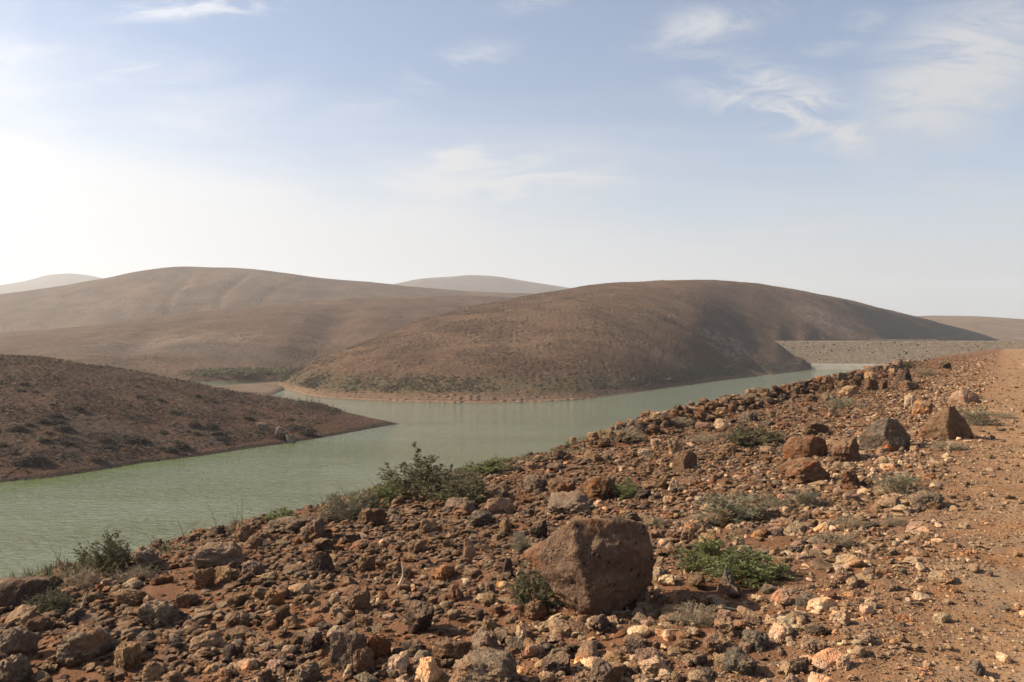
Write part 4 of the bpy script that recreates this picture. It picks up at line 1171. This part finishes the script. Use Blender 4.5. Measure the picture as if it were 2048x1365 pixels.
def crest_band(n, seed, s0, s1):
    rs = np.random.RandomState(seed); q = rs.uniform(s0, s1, n * 4); a = rs.normal(-7.75, .38, n * 4)
    keep = rs.rand(n * 4) < sstep(n2(q, a, .55, 2, 4.4), -.15, .3); q, a = q[keep][:n], a[keep][:n]
    x, y = .527 * q + .85 * a, .85 * q - .527 * a; return np.stack([x, y, ground_z(x, y) - .01], 1)


P = crest_band(700, 5, 2.5, 17); tufts('crest_grass', 'straggly dry grass along the crest above the water', P, np.random.RandomState(1).uniform(.05, .15, len(P)), LEAF['grey'], 3, 9, 1.6, .022)
P = crest_band(500, 6, 2.5, 16); tufts('crest_weeds', 'low green weeds along the crest above the water', P, np.random.RandomState(2).uniform(.05, .15, len(P)), LEAF['olive'], 4, 10, .9, .06)

# ---- thistle: tall stalks with spiny heads
def spiny(c, r, rs, n=26):
    d = rs.normal(size=(n, 3)); d /= np.linalg.norm(d, axis=1)[:, None]; V, Fq = leaves(np.repeat(np.array(c)[None], n, 0), d * 2, rs, r, r * .16, .1)
    return V, Fq


def stalk_thing(name, label, px, by, paths, r, mat, cat, heads=True, group=None, seed=0, headmat=None):
    """paths: pixel offsets (right, up) from the foot"""
    g, D = ground_at(px, by); s = D / F; rs = np.random.RandomState(seed); root = link(name, None, loc=(g.x, g.y, g.z - .01)); tag(root, label, cat, group)
    for path in paths:
        p = np.array([(q[0] * s, 0, q[1] * s) for q in path]); q = np.linspace(0, 1, 9); tt = np.linspace(0, 1, len(p))
        pts = np.stack([np.interp(q, tt, p[:, i]) for i in range(3)], 1); pts[:, 1] = np.cumsum(rs.normal(0, .010, 9)); pts[1:] += rs.normal(0, .004, (8, 3))
        V, Fq = tube(pts, r, r * .5, 4); st = link('stalk', mesh_np('stalk', V, Fq, True), mat, root)
        if heads:
            pr = []
            for f in heads: pr.append(spiny(pts[int(f * 8)], r * 9 * (1.0 if f > .9 else .7), rs))
            V, Fq = join(pr); link('seed_head', mesh_np('seed_head', V, Fq, False), headmat or mat, st)
    return root


M_THIST = mat_flat('thistle_stem', (.10, .105, .06), (.17, .16, .095), 30)
stalk_thing('thistle', 'tall spiny thistle standing above the bush on the crest', 838, 990, [[(0, 0), (-4, 60), (-8, 102)], [(2, 0), (10, 50), (16, 70), (-2, 88)], [(6, 0), (14, 46), (24, 76)]], .006, M_THIST, 'thistle', (1.0, .8, .65, .5), seed=1, headmat=M_DARKSTEM)
stalk_thing('thistle', 'shorter thistle left of the tall one', 806, 992, [[(0, 0), (-4, 40), (-2, 62)], [(0, 0), (6, 40), (2, 66)]], .005, M_THIST, 'thistle', (1.0, .8), seed=2, headmat=M_DARKSTEM)
stalk_thing('thistle', 'short thistle right of the tall one', 876, 990, [[(0, 0), (2, 40), (6, 62)], [(0, 0), (22, 40), (26, 58)]], .005, M_THIST, 'thistle', (1.0, .85), seed=3, headmat=M_DARKSTEM)
stalk_thing('dry_stalk', 'thin stalk standing left of the thistle bush', 776, 990, [[(0, 0), (-2, 30), (-1, 62)]], .003, M_DARKSTEM, 'stalk', (1.0, .7), seed=4)
for i, (px, by, path, lab) in enumerate([
    (64, 1148, [(0, 0), (-8, 30), (-22, 60)], 'thin dry stalk leaning left over the mossy boulder'),
    (90, 1146, [(0, 0), (-5, 18), (-18, 40)], 'shorter dry stalk next to the leftmost one'),
    (118, 1150, [(0, 0), (-2, 30), (-3, 52)], 'straight dry stalk right of the mossy boulder'),
    (138, 1146, [(0, 0), (-12, 22), (-28, 46)], 'left leaning stalk beside the straight one'),
    (20, 1156, [(0, 0), (-4, 16), (-2, 34)], 'small stalk at the left edge of the picture'),
    (237, 1110, [(0, 0), (0, 36), (6, 58), (0, 64)], 'hooked dry stalk above the dark crest bush'),
    (308, 1100, [(0, 0), (-2, 16), (1, 34)], 'stalk above the lumpy grey crest rock'),
    (374, 1090, [(0, 0), (-8, 22), (-20, 50)], 'stalk between the lumpy and the long grey rocks'),
    (434, 1072, [(0, 0), (-5, 30), (-20, 60)], 'tall leaning stalk above the long grey crest rock'),
    (472, 1064, [(0, 0), (-1, 30), (2, 60)], 'left of two straight stalks by the upright crest rock'),
    (484, 1062, [(0, 0), (2, 30), (0, 66)], 'right of two straight stalks by the upright crest rock'),
    (706, 1012, [(0, 0), (-14, 26), (-36, 54)], 'branching dry stalk over the grassy bush'),
    (762, 996, [(0, 0), (-10, 22), (-26, 38)], 'thin stalk between the grassy bush and the thistle'),
    (655, 1020, [(0, 0), (-6, 14), (-18, 34)], 'short stalk left of the branching one')]):
    br = [path, [path[0], path[1], (path[1][0] + R.choice((-9, 9)), path[1][1] + R.uniform(10, 20))]]
    stalk_thing('dry_stalk', lab, px, by, br, .0036, M_DARKSTEM, 'stalk', None, 'dry stalks along the crest', seed=30 + i)


def stick(name, label, px, by, path, r, mat):
    g, D = ground_at(px, by); s = D / F
    pts = np.array([(q[0] * s, (q[2] if len(q) > 2 else 0) * s, q[1] * s) for q in path]); tt = np.linspace(0, 1, len(pts)); q = np.linspace(0, 1, 14)
    pts = np.stack([pchip(tt, pts[:, i], q) for i in range(3)], 1); V, Fq = tube(pts, r, r * .6, 6)
    tag(link(name, mesh_np(name, V, Fq, True), mat, loc=g), label, 'stick')


stick('stick', 'dark blue stick poking out above the crest bush', 222, 1140, [(0, 6), (-14, 34, 6), (-42, 52, 6)], .006, M_BLUE)
stick('stick', 'bleached curved stick standing in the left rubble', 798, 1178, [(-8, -4), (0, 8), (8, 30), (6, 54)], .009, M_BLEACH)
stick('stick', 'white twig lying right of the largest boulder shadow', 1432, 1214, [(0, 2), (24, 0, -8), (50, 1, -26)], .006, M_BLEACH)
stick('stick', 'grey twig lying at the edge of the pale gravel', 1695, 1212, [(0, 2), (30, 1, -10), (70, 2, -14)], .006, M_DARKSTEM)
stick('stick', 'pale bent root at the foot of the fresh green shrub', 1530, 1182, [(0, 4), (4, 0, -6), (24, 1, -10)], .006, M_BLEACH)
stick('stick', 'thin grey twig below the dry grey shrub', 1330, 1262, [(0, 2), (20, 3, -4), (44, 1, 2)], .004, M_DRY)
stick('stick', 'stub of light wood by the dark left bush', 158, 1228, [(0, 0), (8, 20, 2), (16, 44, 2)], .014, M_DRY)

# ------------------------------------------------------------------ far shore details
def surf_at(V, px, py):
    Y = V[..., 1]; u = CX + V[..., 0] / Y * F; v = CY - (V[..., 2] - EYE) / Y * F
    d = (u - px)**2 + (v - py)**2 + (Y - Y.min()) * .05; i = np.unravel_index(np.argmin(d), d.shape)
    return V[i]


for px, py, w, h, lab in ((528, 862, 26, 17, 'tan rock left of two pale boulders on the spit'), (561, 872, 18, 20, 'pale upright boulder on the spit bank'), (580, 888, 18, 20, 'pale boulder at the waterline of the spit')):
    p = surf_at(SP_V, px, py); s = p[1] / F; me, hg = PROTO['rounded'][int(px) % 7]
    o = link('rock', me, loc=(p[0], p[1], p[2] - .15)); o.scale = (w * s, w * s * .8, h * s / hg * 1.1); o.color = (.20, .17, .14, 1); tag(o, lab, 'rock', 'pale boulders on the spit')


def bush_mesh(seed, n=420, ln=.16, wd=.05):
    rs = np.random.RandomState(seed); d = rs.normal(size=(n, 3)); d[:, 2] = np.abs(d[:, 2]); d /= np.linalg.norm(d, axis=1)[:, None]
    lump = .75 + .5 * fbm(d * 2.0 + seed, 2); P = d * (rs.uniform(.25, 1, n)**.5 * lump)[:, None] * (.5, .5, 1.0)
    V, Fq = leaves(P, d, rs, ln, wd, .8); me = mesh_np('scrub_foliage', V, Fq, False)
    tn = np.clip(.45 + .8 * fbm(P * 4 + seed, 2) + rs.normal(0, .2, n), 0, 1); C = np.ones((len(V), 4), np.float32); C[:, :3] = np.repeat(tn, 4)[:, None]
    me.color_attributes.new('tint', 'FLOAT_COLOR', 'POINT').data.foreach_set('color', C.ravel())
    return me


def twig_mesh(seed):
    rs = np.random.RandomState(seed); parts = []
    for _ in range(9):
        d = rs.normal(size=3); d[2] = abs(d[2]) + .4; d /= np.linalg.norm(d); parts.append(tube([(0, 0, -.08), d * (.25, .25, .4), d * (.48, .48, .9)], .016, .006))
    V, Fq = join(parts); return mesh_np('scrub_stems', V, Fq, False)


BUSH = []
for j in range(5):
    b = bush_mesh(60 + j); b.materials.append(LEAF['dark']); t_ = twig_mesh(70 + j); t_.materials.append(M_DARKSTEM); BUSH.append((b, t_))
GBUSH = []
for j in range(2):
    b = bush_mesh(80 + j, 500, .16, .045); b.materials.append(LEAF['olive']); GBUSH.append((b, BUSH[j][1]))
rs = np.random.RandomState(9); k = 0; spots = []
while k < 62:
    px = rs.uniform(-20, 640); yt = np.interp(px, [0, 200, 400, 560, 720], [712, 733, 768, 797, 831]); yb = np.interp(px, [0, 300, 600, 800], [955, 915, 876, 848])
    f = rs.uniform(0.05, .93)**.75; py = yt + 6 + (yb - yt) * f
    if any(abs(px - a) < 15 and abs(py - b) < 7 for a, b in spots): continue
    spots.append((px, py)); p = surf_at(SP_V, px, py)
    if p[2] < .25: continue
    b, t_ = BUSH[rs.randint(5)] if rs.rand() < .93 else GBUSH[rs.randint(2)]
    w = rs.uniform(.9, 2.3) * (.6 + .5 * f); root = link('scrub_bush', None, loc=(p[0], p[1], p[2] - .05)); root.scale = (w, w, w * rs.uniform(.28, .5)); root.rotation_euler.z = rs.uniform(0, 6.28)
    link('foliage', b, None, root); link('stems', t_, None, root)
    tag(root, 'low dark scrub bush growing on the red brown spit', 'bush', 'scrub bushes on the spit'); k += 1


def sample_surface(V, n, keep, seed):
    rs = np.random.RandomState(seed); nr, nc = V.shape[:2]; out = []
    while sum(len(o) for o in out) < n:
        i = rs.randint(0, nr - 1, n * 2); j = rs.randint(0, nc - 1, n * 2); a, b = rs.rand(n * 2, 1), rs.rand(n * 2, 1)
        P = V[i, j] * (1 - a) * (1 - b) + V[i + 1, j] * a * (1 - b) + V[i, j + 1] * (1 - a) * b + V[i + 1, j + 1] * a * b
        out.append(P[keep(P, rs)])
    return np.vstack(out)[:n]


def k_shore(P, rs):
    z = P[:, 2] - .8 * n2(P[:, 0], P[:, 1], .05, 2, 3.0); f = sstep(z, .9, 1.8) * (1 - sstep(z, 2.8, 5.5))
    return (rs.rand(len(P)) < f * (.08 + .92 * patchy(P[:, 0], P[:, 1], .05, -.05, .3, 4.0))) & (P[:, 1] < 360)


def k_hill(P, rs): return (P[:, 2] > 3) & (rs.rand(len(P)) < patchy(P[:, 0], P[:, 1], .03, -.15, .3, 2.0)) & (P[:, 1] < 400)
def k_spit(P, rs): return (P[:, 2] > .45 + 1.2 * sstep(P[:, 0] / P[:, 1], -.30, -.18)) & (rs.rand(len(P)) < .2 + .8 * patchy(P[:, 0], P[:, 1], .12, -.2, .2, 2.0)) & (P[:, 0] / P[:, 1] > -.75)


rs = np.random.RandomState(3)
P = sample_surface(HA_V, 2800, k_shore, 1); tufts('shore_scrub', 'grey green scrub in a band above the far shore', P, rs.uniform(.2, .5, len(P)), LEAF['shore'], 5)
P = sample_surface(HA_V, 11000, k_hill, 2); tufts('hill_scrub', 'tiny dark scrub speckled over the far hill', P, rs.uniform(.15, .36, len(P)), LEAF['dark'], 6, 5)
P = sample_surface(SP_V, 11000, k_spit, 3); tufts('spit_scrub', 'dry brown scrub covering the spit', P, rs.uniform(.10, .32, len(P)), LEAF['dark'], 7, 6)
P = sample_surface(SP_V, 2200, k_spit, 4); tufts('spit_grass', 'straw coloured dead grass on the spit', P, rs.uniform(.12, .34, len(P)), LEAF['dry'], 8, 5, 1.0, .06)
# green thicket on the valley floor
pts = []
rs = np.random.RandomState(15)
for _ in range(900):
    px = rs.normal(488, 32); D = rs.uniform(232, 268) - abs(px - 492) * .1; pts.append(((px - CX) / F * D, D, 2.2 + rs.uniform(0, .9)))
for _ in range(260):
    px = rs.uniform(370, 590); D = rs.uniform(228, 262); pts.append(((px - CX) / F * D, D, 1.9 + rs.uniform(0, .3)))
P = np.array(pts); tufts('green_thicket', 'green thicket on the valley floor behind the spit', P, rs.uniform(.5, 1.2, len(P)), LEAF['olive'], 9, 8)
# reeds and thin dead stems on the end of the spit
pts = []
for _ in range(130):
    px = rs.normal(612, 34); p = surf_at(SP_V, px, np.interp(px, [500, 560, 640, 720], [794, 802, 812, 834]) + rs.uniform(0, 10)); pts.append(p + rs.normal(0, .3, 3) * (1, 1, 0))
P = np.array(pts); tufts('reeds', 'thin dry reeds on the end of the spit', P, rs.uniform(.7, 1.6, len(P)), LEAF['shore'], 10, 3, 3.0, .014)
# bleached dead branches along the far shore
for i, (px, py) in enumerate([(716, 775), (735, 770), (775, 772), (900, 768), (960, 772), (1100, 772), (1112, 778), (1260, 762), (1330, 762), (1425, 742), (1450, 738), (1290, 768), (640, 775), (1010, 800), (828, 764)]):
    p = surf_at(HA_V, px, py); rr = np.random.RandomState(i); s = p[1] / F; parts = []
    q0 = np.array([0, 0, .1]); d = np.array([rr.choice([-1, 1]) * rr.uniform(.5, 1), rr.uniform(-.5, .2), rr.uniform(.1, .35)]); L = rr.uniform(10, 22) * s
    parts.append(tube([q0, q0 + d * L * .5, q0 + d * L + (0, 0, -.05)], .07, .03, 4))
    for _ in range(3):
        f = rr.uniform(.3, .9); e = d + rr.normal(0, .6, 3); parts.append(tube([q0 + d * L * f, q0 + d * L * f + e * L * .16, q0 + d * L * f + e * L * .3],   .04, .015, 3))
    V, Fq = join(parts); o = link('dead_branch', mesh_np('dead_branch', V, Fq, False), M_DRY, loc=p)
    tag(o, 'bleached dead branch lying above the far shoreline', 'branch', 'dead branches along the far shore')

# ------------------------------------------------------------------ haze
def build_haze():
    V, Fq = box_arr((0, 0, 0), 1, 1, 1); V = V * (8300, 8300, 1); V[:, 2] = np.where(V[:, 2] > 0, 320.0, -6.5)
    m = bpy.data.materials.new('haze_air'); m.use_nodes = True; k = NT(m.node_tree)
    pv = k.n('ShaderNodeVolumePrincipled'); pv.inputs['Color'].default_value = (.90, .95, 1.0, 1); pv.inputs['Density'].default_value = HAZE_DENSITY; pv.inputs['Anisotropy'].default_value = .22
    out = k.n('ShaderNodeOutputMaterial'); k.put(out.inputs['Volume'], pv.outputs[0])
    o = link('haze', mesh_np('haze', V, Fq, False), m); tag(o, 'thin pale haze in the air', kind='stuff')


HAZE_DENSITY = .00025
build_haze()
